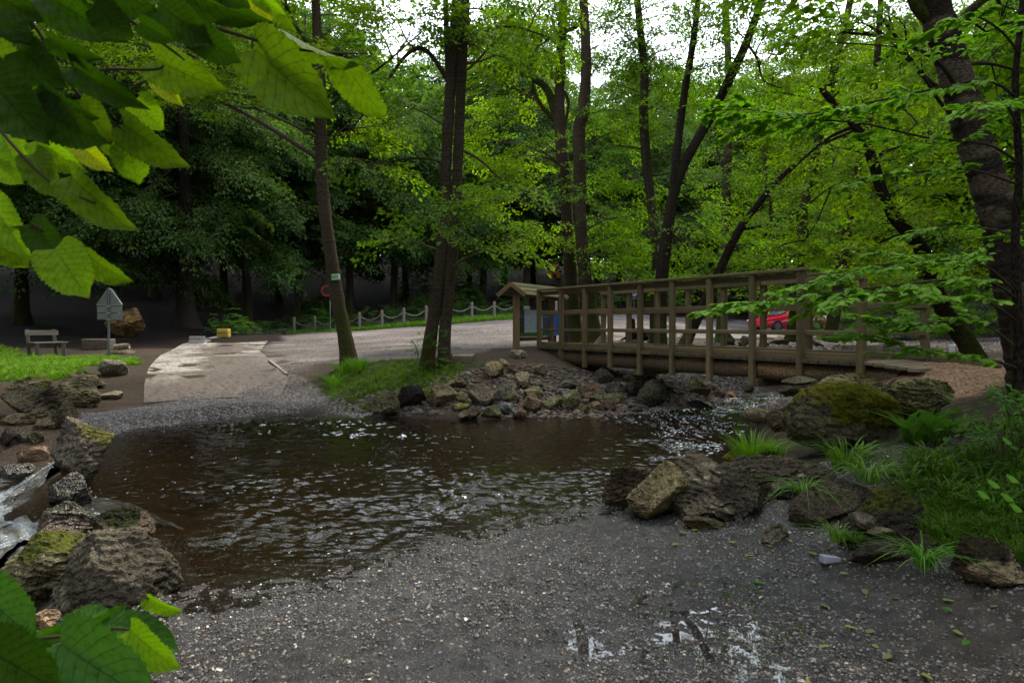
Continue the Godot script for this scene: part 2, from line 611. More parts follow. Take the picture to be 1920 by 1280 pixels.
	z_mound = plan([[600, 13.2], [620, 11.6], [700, 11.0], [800, 11.3], [870, 12.0], [870, 13.6], [820, 14.2], [660, 14.5]])
	z_right = plan([[1440, 4.6], [1600, 3.9], [1800, 3.2], [2200, 2.9], [2300, 6.8], [1800, 6.9], [1560, 7.2], [1440, 7.4]])
	z_bar = plan([[1130, 12.0], [1300, 11.4], [1480, 11.6], [1540, 13], [1700, 14.5], [2000, 16], [2000, 26], [1400, 24], [1200, 19], [1120, 15]])
	z_beach = plan([[130, 8.6], [620, 10.0], [700, 10.8], [610, 12.4], [560, 14], [540, 16], [430, 13], [250, 11.0], [150, 10.6]])
	# the ground: one sheet, fine near the camera and coarser towards the horizon
	var zs := PackedFloat32Array()
	var z := -0.6
	while z > -170.0:
		zs.append(z)
		z -= clampf(-z * 0.013, 0.045, 3.0)
	var xs := PackedFloat32Array()
	var n := 150
	for i in range(-n, n + 1):
		var t := float(i) / n
		xs.append(9.0 * t + 111.0 * pow(absf(t), 3.2) * signf(t))
	var s := Shape.new()
	var w := xs.size()
	for zz in zs:
		for xx in xs:
			var side := pool_side(xx, zz)
			var h := 0.0
			var col := Color.WHITE
			if side <= 0.0:
				h = -0.32 * smoothstep(0.0, 1.5, -side) - 0.01
				col = Color(0.052, 0.025, 0.009) * (1.0 + 0.9 * nz.get_noise_2d(xx * 14.0, zz * 14.0))
			else:
				h = land(xx, zz)
				if side < 0.7: h = lerpf(-0.01, h, smoothstep(0.0, 0.7, side))
				col = ground_color(xx, zz)
				if side < 0.5: col = col * lerpf(0.42, 1.0, smoothstep(0.05, 0.5, side))
			var b := 0.05 * nz.get_noise_2d(xx * 5.0, zz * 5.0) if -zz < 26.0 else 0.16 * nz.get_noise_2d(xx, zz)
			h += b * clampf(absf(side) * 1.2, 0.15, 1.0)
			if zz > -5.95 and zz < -1.25 and xx > -2.45 and xx < 4.55 and side > -0.4: h = minf(h - 0.05, ford_h(xx, zz) - 0.05)
			s.add(Vector3(xx, h, zz), col)
	for i in zs.size() - 1:
		for j in w - 1:
			var a := i * w + j
			s.tri(a, a + w, a + 1)
			s.tri(a + 1, a + w, a + w + 1)
	struct("ground", s.mesh(true), M.ground)
	build_ford()
	build_water()
	build_roads()


func ford_h(x: float, z: float) -> float:
	var s := pool_side(x, z)
	var h := 0.0
	if s <= 0.0: h = -0.30 * smoothstep(0.0, 1.6, -s)
	else: h = lerpf(0.0, land(x, z), smoothstep(0.0, 0.9, s))
	# a flat, slightly dished place where rain stands
	var q := Vector2((x - 0.95) / 1.05, (z + 3.15) / 0.75).length()
	h = lerpf(0.022, h, smoothstep(0.55, 1.25, q))
	return h + 0.012 * nz.get_noise_2d(x * 14.0, z * 14.0) + 0.014 * maxf(-0.3, nf.get_noise_2d(x * 90.0, z * 90.0)) + 0.007 * nf.get_noise_2d(x * 230.0, z * 230.0)


func build_ford() -> void:
	var s := Shape.new()
	var w := 0
	var rows := 0
	var z := -1.2
	while z > -6.0:
		w = 0
		var x := -2.5
		while x < 4.6:
			var side := pool_side(x, z)
			var k := nz.get_noise_2d(x * 3.0, z * 3.0)
			var col := Color(0.082, 0.079, 0.081).lerp(Color(0.053, 0.048, 0.046), clampf(0.5 + k * 1.8, 0.0, 1.0))
			var px := 960.0 + F * x / -z
			col = col.lerp(Color(0.07, 0.048, 0.032), 0.75 * smoothstep(1500.0, 1850.0, px + 160.0 * k))
			if side < 0.0: col = col.lerp(Color(0.12, 0.07, 0.03), minf(1.0, -side * 2.0))
			s.add(Vector3(x, ford_h(x, z) + (0.0 if side > -0.4 else -0.06), z), col * (1.0 + 0.5 * nf.get_noise_2d(x * 60.0, z * 60.0)))
			w += 1
			x += 0.0125
		rows += 1
		z -= clampf(-z * 0.0037, 0.0085, 0.024)
	for i in rows - 1:
		for j in w - 1:
			var a := i * w + j
			s.tri(a, a + w, a + 1)
			s.tri(a + 1, a + w, a + w + 1)
	struct("ford", s.mesh(true), M.ford)
	# water standing in the dish
	var p := Shape.new()
	var mid := p.add(Vector3(0.95, 0.0185, -3.15))
	for i in 40:
		var a := TAU * i / 40.0
		var k := 0.85 + 0.25 * nf.get_noise_2d(cos(a) * 60.0, sin(a) * 60.0)
		p.add(Vector3(0.95 + cos(a) * 1.0 * k, 0.0185, -3.15 + sin(a) * 0.72 * k))
	for i in 40: p.tri(mid, mid + 1 + i, mid + 1 + (i + 1) % 40)
	struct("puddle_water", p.mesh(), M.puddle)


func wave(x: float, z: float) -> float:
	# the stream comes in under the bridge, crosses the ford and leaves at the left
	var a := 0.22
	var sx := x * cos(a) - z * sin(a)
	var sz := x * sin(a) + z * cos(a)
	var px := 960.0 + F * x / -z
	var lively := 0.45 + 1.0 * smoothstep(-0.3, 0.35, nz.get_noise_2d(x * 1.6 + 9.0, z * 2.4))
	lively *= smoothstep(-0.05, 0.5, -pool_side(x, z)) * (0.35 + 0.65 * smoothstep(200.0, 620.0, px))
	if -z > 6.5: lively += (0.5 + 1.6 * smoothstep(6.5, 10.0, -z)) * smoothstep(1050.0, 1380.0, px) * smoothstep(0.0, 0.4, -pool_side(x, z))
	lively *= 0.45 + 0.75 * smoothstep(-0.25, 0.2, nz.get_noise_2d(x * 5.0 + 3.0, z * 9.0))
	return lively * (0.0075 * nf.get_noise_2d(sx * 24.0 + 9.0 * nf.get_noise_2d(x * 11.0, z * 11.0), sz * 58.0 + 9.0 * nf.get_noise_2d(x * 9.0 + 50.0, z * 9.0)) + 0.0095 * nf.get_noise_2d(sx * 62.0 + 30.0, sz * 140.0) + 0.0085 * nz.get_noise_2d(sx * 50.0, sz * 110.0))


func build_water() -> void:
	var s := Shape.new()
	var id := {}
	var lo := Vector2(-4.0, -17.0)
	var nx := 480
	var nzr := 420
	var xs := PackedFloat32Array()
	for i in nx: xs.append(-6.2 + 12.2 * i / (nx - 1.0))
	var zs := PackedFloat32Array()
	var z := -3.2
	while z > -18.0:
		zs.append(z)
		z -= clampf(-z * 0.0052, 0.02, 0.07)
	for i in zs.size():
		for j in nx:
			if pool_side(xs[j], zs[i]) < 0.22: id[Vector2i(i, j)] = s.add(Vector3(xs[j], wave(xs[j], zs[i]), zs[i]))
	for k in id:
		var b = id.get(k + Vector2i(1, 0), -1)
		var c = id.get(k + Vector2i(0, 1), -1)
		var d = id.get(k + Vector2i(1, 1), -1)
		if b >= 0 and c >= 0 and d >= 0:
			s.tri(id[k], b, c)
			s.tri(c, b, d)
	struct("stream_water", s.mesh(true), M.water)
	# the stream goes on, lower, beyond the overflow
	var l := Shape.new()
	for i in 110:
		for j in 110:
			var x := -9.0 + 6.2 * j / 109.0
			var zz := -8.5 + 5.5 * i / 109.0
			l.add(Vector3(x, -0.24 + 0.02 * nf.get_noise_2d(x * 40.0, zz * 60.0) + 0.02 * nz.get_noise_2d(x * 40.0, zz * 60.0), zz))
	for i in 109:
		for j in 109:
			var a := i * 110 + j
			l.tri(a, a + 1, a + 110)
			l.tri(a + 1, a + 111, a + 110)
	struct("stream_water", l.mesh(true), M.water)
	# bubbles drifting on the water
	var disc := Shape.new()
	var m := disc.add(Vector3(0, 0.35, 0))
	for i in 6: disc.add(Vector3(cos(TAU * i / 6.0), 0, sin(TAU * i / 6.0)))
	for i in 6: disc.tri(m, 1 + i, 1 + (i + 1) % 6)
	var xf: Array[Transform3D] = []
	var tint := PackedColorArray()
	while xf.size() < 4200:
		var p := pool[rng.randi() % pool.size()].lerp(pool[rng.randi() % pool.size()], rng.randf())
		p += Vector2(rnd(-0.5, 0.5), rnd(-0.5, 0.5))
		if pool_side(p.x, p.y) > -0.03: continue
		if xf.size() > 520:                 # most of them in the rapids below the bridge
			p = Vector2(rnd(1.8, 6.2), rnd(-13.5, -6.5))
			if pool_side(p.x, p.y) > -0.03 or 960.0 + F * p.x / -p.y < 1180.0 + rnd(0, 200): continue
			if nz.get_noise_2d(p.x * 8.0, p.y * 8.0) < rnd(-0.2, 0.3): continue
		elif nz.get_noise_2d(p.x * 3.0, p.y * 5.0) < rnd(-0.3, 0.35): continue
		var r := 0.002 + (0.006 if xf.size() < 520 else 0.016) * pow(rng.randf(), 3.0)
		xf.append(Transform3D(Basis.from_scale(Vector3(r * rnd(1, 1.6), r * 0.6, r)), Vector3(p.x, wave(p.x, p.y) + 0.001, p.y)))
		tint.append(Color(0.62, 0.66, 0.72))
	tag(many("foam", disc.mesh(), M.dry_pebble, xf, tint), "scattered white bubbles drifting on the dark brown pool")
	build_cascade()


func build_cascade() -> void:
	# the overflow at the left edge, white between the boulders
	var froth: Array[Transform3D] = []
	var white := PackedColorArray()
	rng.seed = 12
	for run in [[[[200, 985], [130, 940], [60, 935], [-20, 955], [-120, 985], [-220, 1010]], [0.01, -0.02, -0.10, -0.20, -0.28, -0.34], 0.55, "stream_cascade"],
			[[[110, 860], [70, 885], [25, 915], [-40, 940], [-130, 960]], [0.12, 0.0, -0.14, -0.24, -0.32], 0.5, "stream_cascade"],
			[[[70, 1000], [20, 1015], [-50, 1040], [-140, 1070]], [-0.05, -0.12, -0.22, -0.3], 0.42, "stream_cascade"]]:
		var c := Curve3D.new()
		for i in run[0].size():
			var q = run[0][i]
			var r := P(q[0], q[1], 1.0) - EYE
			var h: float = run[1][i]
			c.add_point(EYE + r * ((h - EYE.y) / r.y))
		var s := Shape.new()
		var n := 90
		var across := 40
		var len_ := c.get_baked_length()
		for i in n:
			var p := c.sample_baked(len_ * i / (n - 1.0))
			var q := c.sample_baked(minf(len_, len_ * (i + 0.5) / (n - 1.0)))
			if i == n - 1: q = p + (p - c.sample_baked(len_ * (i - 1) / (n - 1.0)))
			var dir := (q - p).normalized()
			var side := dir.cross(Vector3.UP).normalized()
			for j in across:
				var t := float(j) / (across - 1) * 2.0 - 1.0
				var w: float = run[2]
				var o := p + side * t * w
				o.y += 0.012 * nf.get_noise_2d(t * 80.0, i * 1.1) + 0.022 * nz.get_noise_2d(t * 50.0, i * 0.8) - 0.16 * t * t
				var f := clampf(0.55 + 1.3 * nz.get_noise_2d(t * 75.0, i * 0.7) + 0.4 * smoothstep(0.0, 0.5, float(i) / n) - 0.5 * absf(t), 0.0, 1.0)
				s.add(o, Color(0.10, 0.095, 0.08).lerp(Color(0.42, 0.45, 0.48), f))
		for i in n - 1:
			for j in across - 1:
				var a := i * across + j
				s.tri(a, a + across, a + 1)
				s.tri(a + 1, a + across, a + across + 1)
		struct(run[3], s.mesh(true), M.foam)
		for k in 1500:
			var i := rng.randi() % s.v.size()
			if s.c[i].g < rnd(0.3, 0.7): continue
			var r := 0.003 + 0.010 * pow(rng.randf(), 2.5)
			froth.append(Transform3D(Basis(Vector3.UP, rnd(0, TAU)).scaled(Vector3(r * 1.4, r * 0.7, r)), s.v[i] + Vector3(rnd(-0.02, 0.02), rnd(0.0, 0.012), rnd(-0.02, 0.02))))
			white.append(Color(1, 1, 1) * rnd(0.3, 0.65))
	tag(many("froth", stone(Vector3.ONE, 9, 1, 3, Color.WHITE, {"rough": 0.4}).mesh(true), M.dry_pebble, froth, white), "white froth on the small cascade at the left edge")


func strip(left: Array, right: Array, rows: int, cols: int, lift: float, color: Callable) -> Shape:
	var cl := Curve3D.new()
	var cr := Curve3D.new()
	for q in left: cl.add_point(on(q[0], q[1]))
	for q in right: cr.add_point(on(q[0], q[1]))
	var s := Shape.new()
	for i in rows:
		var v := float(i) / (rows - 1)
		var a := cl.sample_baked(cl.get_baked_length() * v)
		var b := cr.sample_baked(cr.get_baked_length() * v)
		for j in cols:
			var u := float(j) / (cols - 1)
			var p := a.lerp(b, u)
			p.y = gy(p.x, p.z) + lift
			s.add(p, color.call(u, v, p))
	for i in rows - 1:
		for j in cols - 1:
			var a := i * cols + j
			s.tri_out(a, a + 1, a + cols, s.v[a] + Vector3.DOWN)
			s.tri_out(a + 1, a + cols + 1, a + cols, s.v[a] + Vector3.DOWN)
	# edges down to the ground
	for e in [[0, 1, cols], [0, cols, rows], [cols - 1, cols, rows], [(rows - 1) * cols, 1, cols]]:
		for i in int(e[2]) - 1:
			var p: Vector3 = s.v[int(e[0]) + i * int(e[1])]
			var q: Vector3 = s.v[int(e[0]) + (i + 1) * int(e[1])]
			var col: Color = s.c[int(e[0]) + i * int(e[1])] * 0.7
			var k := s.add(p, col)
			s.add(q, col); s.add(q + Vector3.DOWN * 0.14, col); s.add(p + Vector3.DOWN * 0.14, col)
			s.tri(k, k + 1, k + 2); s.tri(k, k + 2, k + 3)
	return s


func build_roads() -> void:
	var ramp := strip([[268, 757], [270, 722], [278, 692], [300, 667], [340, 646], [405, 630], [470, 620]], [[525, 744], [538, 722], [536, 702], [508, 678], [487, 660], [500, 641], [535, 627]], 150, 60, 0.018, func(u: float, v: float, p: Vector3) -> Color:
		var k := nz.get_noise_2d(p.x * 3.0, p.z * 9.0) * 0.9 + nf.get_noise_2d(p.x * 30.0, p.z * 30.0) * 0.15
		var pale := smoothstep(0.42, 0.30, u + 0.25 * k + 0.25 * maxf(0.0, 0.25 - v)) * smoothstep(0.06, 0.18, v)
		pale = maxf(pale, smoothstep(0.05, 0.30, k + (u - 0.72) * 1.3) * smoothstep(0.2, 0.4, v))
		pale = maxf(pale, smoothstep(0.12, 0.35, k) * 0.6 * smoothstep(0.45, 0.7, v))
		var c := Color(0.112, 0.088, 0.073).lerp(Color(0.32, 0.29, 0.268), pale)
		c = c.lerp(Color(0.085, 0.068, 0.056), clampf(2.2 * nz.get_noise_2d(p.x * 7.0 + 20.0, p.z * 7.0) - 0.25, 0.0, 0.8))
		c = c.lerp(Color(0.14, 0.12, 0.11), smoothstep(0.88 + 0.2 * k, 1.0, u) * smoothstep(0.5, 0.2, v))
		c = c * (1.0 + 0.35 * nf.get_noise_2d(p.x * 200.0, p.z * 200.0))
		if nf.get_noise_2d(p.x * 120.0, p.z * 120.0) > 0.62: c = c * 0.45
		return c * (1.0 - 0.25 * smoothstep(0.75, 1.0, v)))
	struct("concrete_road", ramp.mesh(true), M.concrete)
	var lane := strip([[440, 622], [520, 613], [640, 603], [800, 596], [1000, 588]], [[520, 630], [560, 621], [650, 609], [800, 601], [1000, 592]], 60, 8, 0.03, func(_u: float, _v: float, p: Vector3) -> Color:
		return Color(0.13, 0.12, 0.13) * (1.0 + 0.5 * nz.get_noise_2d(p.x * 2.0, p.z * 8.0)))
	struct("asphalt_road", lane.mesh(true), M.asphalt)
	# a pale kerb line laid flush along the ramp's right edge
	var s := Shape.new()
	var pts := [[505, 678], [520, 690], [537, 704]]
	for i in 2:
		var a := on(pts[i][0], pts[i][1]) + Vector3.UP * 0.03
		var b := on(pts[i + 1][0], pts[i + 1][1]) + Vector3.UP * 0.03
		var t := Transform3D(Basis.looking_at(b - a), (a + b) * 0.5)
		s.box(t, Vector3(0.07, 0.05, a.distance_to(b) - 0.02), 0.01, Color(0.26, 0.235, 0.215))
	struct("kerb", s.mesh(), M.concrete)


# ------------------------------------------------------------------ leaves, trees

func spray_mesh(n: int, leaf: float, length: float, droop: float, flat_: float, seed_: int) -> ArrayMesh:
	# a twig with its leaves: folded leaf blades along a branching axis that points along +x
	rng.seed = seed_
	var s := Shape.new()
	for i in n:
		var t := pow(rng.randf(), 0.8)
		var sub := rnd(-1.0, 1.0)
		var p := Vector3(t * length, -droop * t * t * length + rnd(-0.10, 0.10) * length * (1.0 - flat_ * 0.6), sub * length * 0.42 * (1.05 - t * 0.6))
		var yaw := sub * 0.9 + rnd(-0.7, 0.7)
		var b := Basis(Vector3.UP, -yaw) * Basis(Vector3.BACK, rnd(-0.6, 0.35) - droop * t) * Basis(Vector3.RIGHT, rnd(-1.0, 1.0) * (1.25 - flat_))
		var l := leaf * rnd(0.65, 1.2)
		var w := l * 0.33
		var k := rnd(0.62, 1.3)
		var c := Color(k * rnd(0.85, 1.15), k, k * rnd(0.7, 1.2))
		var a := s.add(p, c)
		s.add(p + b * Vector3(l * 0.45, 0.10 * l, w), c)
		s.add(p + b * Vector3(l, -0.08 * l, 0), c)
		s.add(p + b * Vector3(l * 0.45, 0.10 * l, -w), c)
		s.tri(a, a + 1, a + 2)
		s.tri(a, a + 2, a + 3)
	return s.mesh()


var sprays := {}


func spray(kind: String) -> ArrayMesh:
	if not sprays.has(kind):
		match kind:
			"mid0": sprays[kind] = spray_mesh(38, 0.085, 0.62, 0.22, 0.55, 101)
			"mid1": sprays[kind] = spray_mesh(34, 0.075, 0.55, 0.10, 0.35, 102)
			"mid2": sprays[kind] = spray_mesh(42, 0.07, 0.66, 0.30, 0.65, 103)
			"far0": sprays[kind] = spray_mesh(70, 0.17, 1.5, 0.35, 0.5, 111)
			"far1": sprays[kind] = spray_mesh(64, 0.19, 1.4, 0.15, 0.3, 112)
			"far2": sprays[kind] = spray_mesh(80, 0.15, 1.6, 0.55, 0.6, 113)
			"mass": sprays[kind] = spray_mesh(60, 0.5, 3.4, 0.25, 0.4, 121)
	return sprays[kind]


func smooth_path(list: Array, d0: float, steps := 5) -> PackedVector3Array:   # [px, py] or [px, py, depth] through a curve
	var q: Array[Vector3] = []
	for p in list: q.append(P(p[0], p[1], p[2] if p.size() > 2 else d0))
	return curve(q, steps)


func curve(q: Array[Vector3], steps := 5) -> PackedVector3Array:
	var o := PackedVector3Array()
	for i in q.size() - 1:
		var a := q[maxi(i - 1, 0)]
		var b := q[mini(i + 2, q.size() - 1)]
		for k in steps: o.append(q[i].cubic_interpolate(q[i + 1], a, b, float(k) / steps))
	o.append(q[-1])
	return o


func shifted(p: PackedVector3Array, by: Vector3) -> PackedVector3Array:
	var o := PackedVector3Array()
	for q in p: o.append(q - by)
	return o


var wound := false


func stem_mesh(path: PackedVector3Array, r0: float, r1: float, flare: float, col: Color, seg := 12, moss := 0.0, peel := false) -> ArrayMesh:
	var rad := PackedFloat32Array()
	var n := path.size()
	for i in n:
		var t := float(i) / (n - 1)
		rad.append(lerpf(r0, r1, t) * (1.0 + flare * pow(1.0 - t, 14.0)) * (1.0 + 0.07 * nf.get_noise_2d(i * 17.0, r0 * 900.0)))
	var s := Shape.new()
	s.tube(path, rad, seg, nf, 0.16, col)
	for i in s.v.size():
		var p := s.v[i]
		var c := col * (1.0 + 0.45 * nz.get_noise_3d(p.x * 12.0, p.y * 4.0, p.z * 12.0))
		if wound and p.y - path[0].y > 0.12 and p.y - path[0].y < 1.15 and p.z > path[0].z and p.x > path[0].x - 0.02 + 0.10 * (p.y - path[0].y) and nz.get_noise_3d(p.x * 14.0, p.y * 5.0, p.z * 14.0) > -0.12: c = c.lerp(Color(0.30, 0.13, 0.055), 0.75)
		if peel and nz.get_noise_3d(p.x * 9.0, p.y * 30.0, p.z * 9.0) + 0.10 * (p.y - path[0].y - 2.0) > 0.16: c = c.lerp(Color(0.19, 0.145, 0.105), 0.7)
		if moss > 0.0 and nz.get_noise_3d(p.x * 7.0, p.y * 3.0, p.z * 7.0) + 0.25 * (1.0 - (p.y - path[0].y) / 2.5) > 0.42 - moss * 0.4: c = c.lerp(Color(0.075, 0.095, 0.015), 0.75)
		s.c[i] = c
	return s.mesh(true)


# trunks: [[ [px, py(, depth)] ... ], radius below, radius above, flare]; foliage: [px, py, half width, half height (pixels)(, nearer by metres)]
func tree(called: String, label: String, d: float, trunks: Array, foliage: Array, tone: Color, opt := {}) -> Node3D:
	rng.seed = hash(label)
	var paths: Array[PackedVector3Array] = []
	for t in trunks:
		var p := smooth_path(t[0], d, 24 if opt.get("peel", false) and paths.is_empty() else 5)
		paths.append(p)
	var foot := paths[0][0]
	foot.y = minf(foot.y, gy(foot.x, foot.z))
	var o := thing(called, label, "tree", foot, opt.get("group", "trees standing along the stream"))
	var bark: Color = opt.get("bark", Color(0.125, 0.092, 0.068))
	for i in paths.size():
		var t = trunks[i]
		wound = i == 0 and opt.get("wound", false)
		put("trunk" if i == 0 or t[3] > 0.0 else "limb", stem_mesh(shifted(paths[i], foot), t[1], t[2], t[3], bark, 28 if opt.get("peel", false) else 12, opt.get("moss", 0.12), opt.get("peel", false)), M[opt.get("bark_mat", "bark")], o)
	var twigs := Shape.new()
	var xf: Array[Transform3D] = []
	var tint := PackedColorArray()
	var dens: float = opt.get("dens", 1.0)
	for f in foliage:
		var dd: float = d - (f[4] if f.size() > 4 else rnd(-0.8, 0.8))
		var c := P(f[0], f[1], dd)
		var rx: float = f[2] * dd / F
		var ry: float = f[3] * dd / F
		var rz := rx * 0.85
		# a limb from the stem to the leaves
		var best := 1e9
		var from := Vector3.ZERO
		for p in paths:
			for i in range(int(p.size() * 0.25), p.size()):
				var q := p[i]
				var e := q.distance_to(c) + 1.6 * maxf(0.0, q.y - c.y + 0.25 * q.distance_to(c))
				if e < best:
					best = e
					from = q
		var lim: Array[Vector3] = [from]
		var side := (c - from).cross(Vector3.UP).normalized() * from.distance_to(c) * rnd(-0.16, 0.16)
		lim.append(from.lerp(c, 0.35) + side + Vector3.UP * rnd(-0.02, 0.10) * from.distance_to(c))
		lim.append(from.lerp(c, 0.7) + side * 0.7 + Vector3.UP * rnd(0.0, 0.10) * from.distance_to(c))
		lim.append(c)
		var lp := curve(lim, 4)
		var lr := PackedFloat32Array()
		var r0 := clampf(0.012 + 0.011 * from.distance_to(c), 0.012, 0.05)
		for i in lp.size(): lr.append(lerpf(r0, 0.008, float(i) / lp.size()))
		twigs.tube(shifted(lp, foot), lr, 6, nf, 0.2, bark * 0.75, false)
		# clumps of sprays round twigs
		var k := maxi(4, int(5.0 * sqrt(rx * ry) / 0.9))
		var n := int(dens * 62.0 * rx * maxf(ry, rx * 0.6)) + 6
		var subs: Array[Vector3] = []
		for i in k:
			var u := Vector3(rnd(-1, 1), rnd(-1, 1), rnd(-1, 1))
			u = u.normalized() * pow(rng.randf(), 0.4)
			var e := c + Vector3(u.x * rx, u.y * ry, u.z * rz)
			subs.append(e)
			var tp: Array[Vector3] = [lp[rng.randi_range(lp.size() / 2, lp.size() - 1)]]
			tp.append(tp[0].lerp(e, 0.5) + Vector3(rnd(-0.1, 0.1), rnd(0.0, 0.15), rnd(-0.1, 0.1)))
			tp.append(e)
			var tw := curve(tp, 3)
			var tr := PackedFloat32Array()
			for j in tw.size(): tr.append(lerpf(0.010, 0.003, float(j) / tw.size()))
			twigs.tube(shifted(tw, foot), tr, 4, null, 0.0, bark * 0.6, false)
		for i in n:
			var e := subs[rng.randi() % k]
			var p := e + Vector3(rng.randfn() * rx, rng.randfn() * ry * 0.7, rng.randfn() * rz) * 0.30
			var out := p - lp[lp.size() / 2]
			var yaw := atan2(-out.z, out.x) + rnd(-0.9, 0.9)
			var b := Basis(Vector3.UP, yaw) * Basis(Vector3.BACK, rnd(-0.45, 0.35)) * Basis(Vector3.RIGHT, rnd(-0.4, 0.4))
			xf.append(Transform3D(b.scaled(Vector3.ONE * rnd(0.6, 1.35)), p - foot))
			tint.append(vary(tone, 0.36))
	if twigs.v.size(): put("twigs", twigs.mesh(true), M.twig, o).set_meta("kind", "stuff")
	if xf.size(): many("crown", spray(opt.get("spray", "mid%d" % (rng.randi() % 3))), M.leaf, xf, tint, o)
	return o


# a forest tree: trunk, and a crown of overlapping boughs between two heights
func forest_tree(called: String, label: String, px: float, d: float, r: float, low: float, top: float, wide: float, tone: Color, opt := {}) -> Node3D:
	rng.seed = hash(label)
	var foot := at(px, d)
	var o := thing(called, label, "tree", foot, opt.get("group", "trees at the edge of the forest"))
	var lean := Vector3(rnd(-0.05, 0.05), 1.0, rnd(-0.05, 0.05))
	var pts: Array[Vector3] = []
	for i in 6: pts.append(lean * (top * 0.9 * i / 5.0) + Vector3(rnd(-0.12, 0.12), 0, rnd(-0.12, 0.12)) * minf(1.0, i) + (Vector3.DOWN * 0.3 if i == 0 else Vector3.ZERO))
	put("trunk", stem_mesh(curve(pts, 3), r, r * 0.25, 0.7, opt.get("bark", Color(0.07, 0.055, 0.045)), 10, 0.2), M.bark, o)
	var xf: Array[Transform3D] = []
	var tint := PackedColorArray()
	var boughs := Shape.new()
	var nb := int(opt.get("boughs", 34.0) * clampf((top - low) / 12.0, 0.5, 1.6))
	for i in nb:
		var t := (i + rng.randf()) / nb
		var h := lerpf(low, top, t)
		var reach := wide * (0.45 + 0.55 * sin(PI * clampf(0.22 + 0.75 * t, 0, 1))) * rnd(0.6, 1.1) * (1.0 - 0.45 * t * t)
		var a := i * 2.399 + rnd(-0.4, 0.4)
		var dir := Vector3(cos(a), 0, sin(a))
		var rise: float = opt.get("rise", 0.1) * rnd(0.3, 1.6)
		var droop: float = opt.get("droop", 0.3) * rnd(0.5, 1.4)
		var base := lean * (h * 0.93)
		var tip := base + dir * reach + Vector3.UP * (rise - droop) * reach
		var bp := PackedVector3Array([base, base.lerp(tip, 0.5) + Vector3.UP * rise * reach * 0.5, tip])
		boughs.tube(bp, PackedFloat32Array([0.05, 0.03, 0.008]), 5, null, 0, Color(0.04, 0.032, 0.026), false)
		var m := int((opt.get("dens", 1.0) * 7.0) * reach / 1.2) + 3
		for j in m:
			var f := sqrt(rnd(0.10, 1.0))
			var p := bp[0].lerp(bp[1], f * 2.0) if f < 0.5 else bp[1].lerp(bp[2], f * 2.0 - 1.0)
			p += Vector3(rng.randfn(), rng.randfn() * 0.45, rng.randfn()) * 0.34 * (0.5 + f)
			var yaw := -a + rnd(-1.1, 1.1)
			xf.append(Transform3D((Basis(Vector3.UP, yaw) * Basis(Vector3.BACK, rnd(-0.5, 0.15)) * Basis(Vector3.RIGHT, rnd(-0.35, 0.35))).scaled(Vector3.ONE * rnd(0.7, 1.2)), p))
			tint.append(vary(tone, 0.25))
	put("boughs", boughs.mesh(true), M.twig, o).set_meta("kind", "stuff")
	many("crown", spray(opt.get("spray", "far%d" % (rng.randi() % 3))), M.far_leaf, xf, tint, o)
	return o


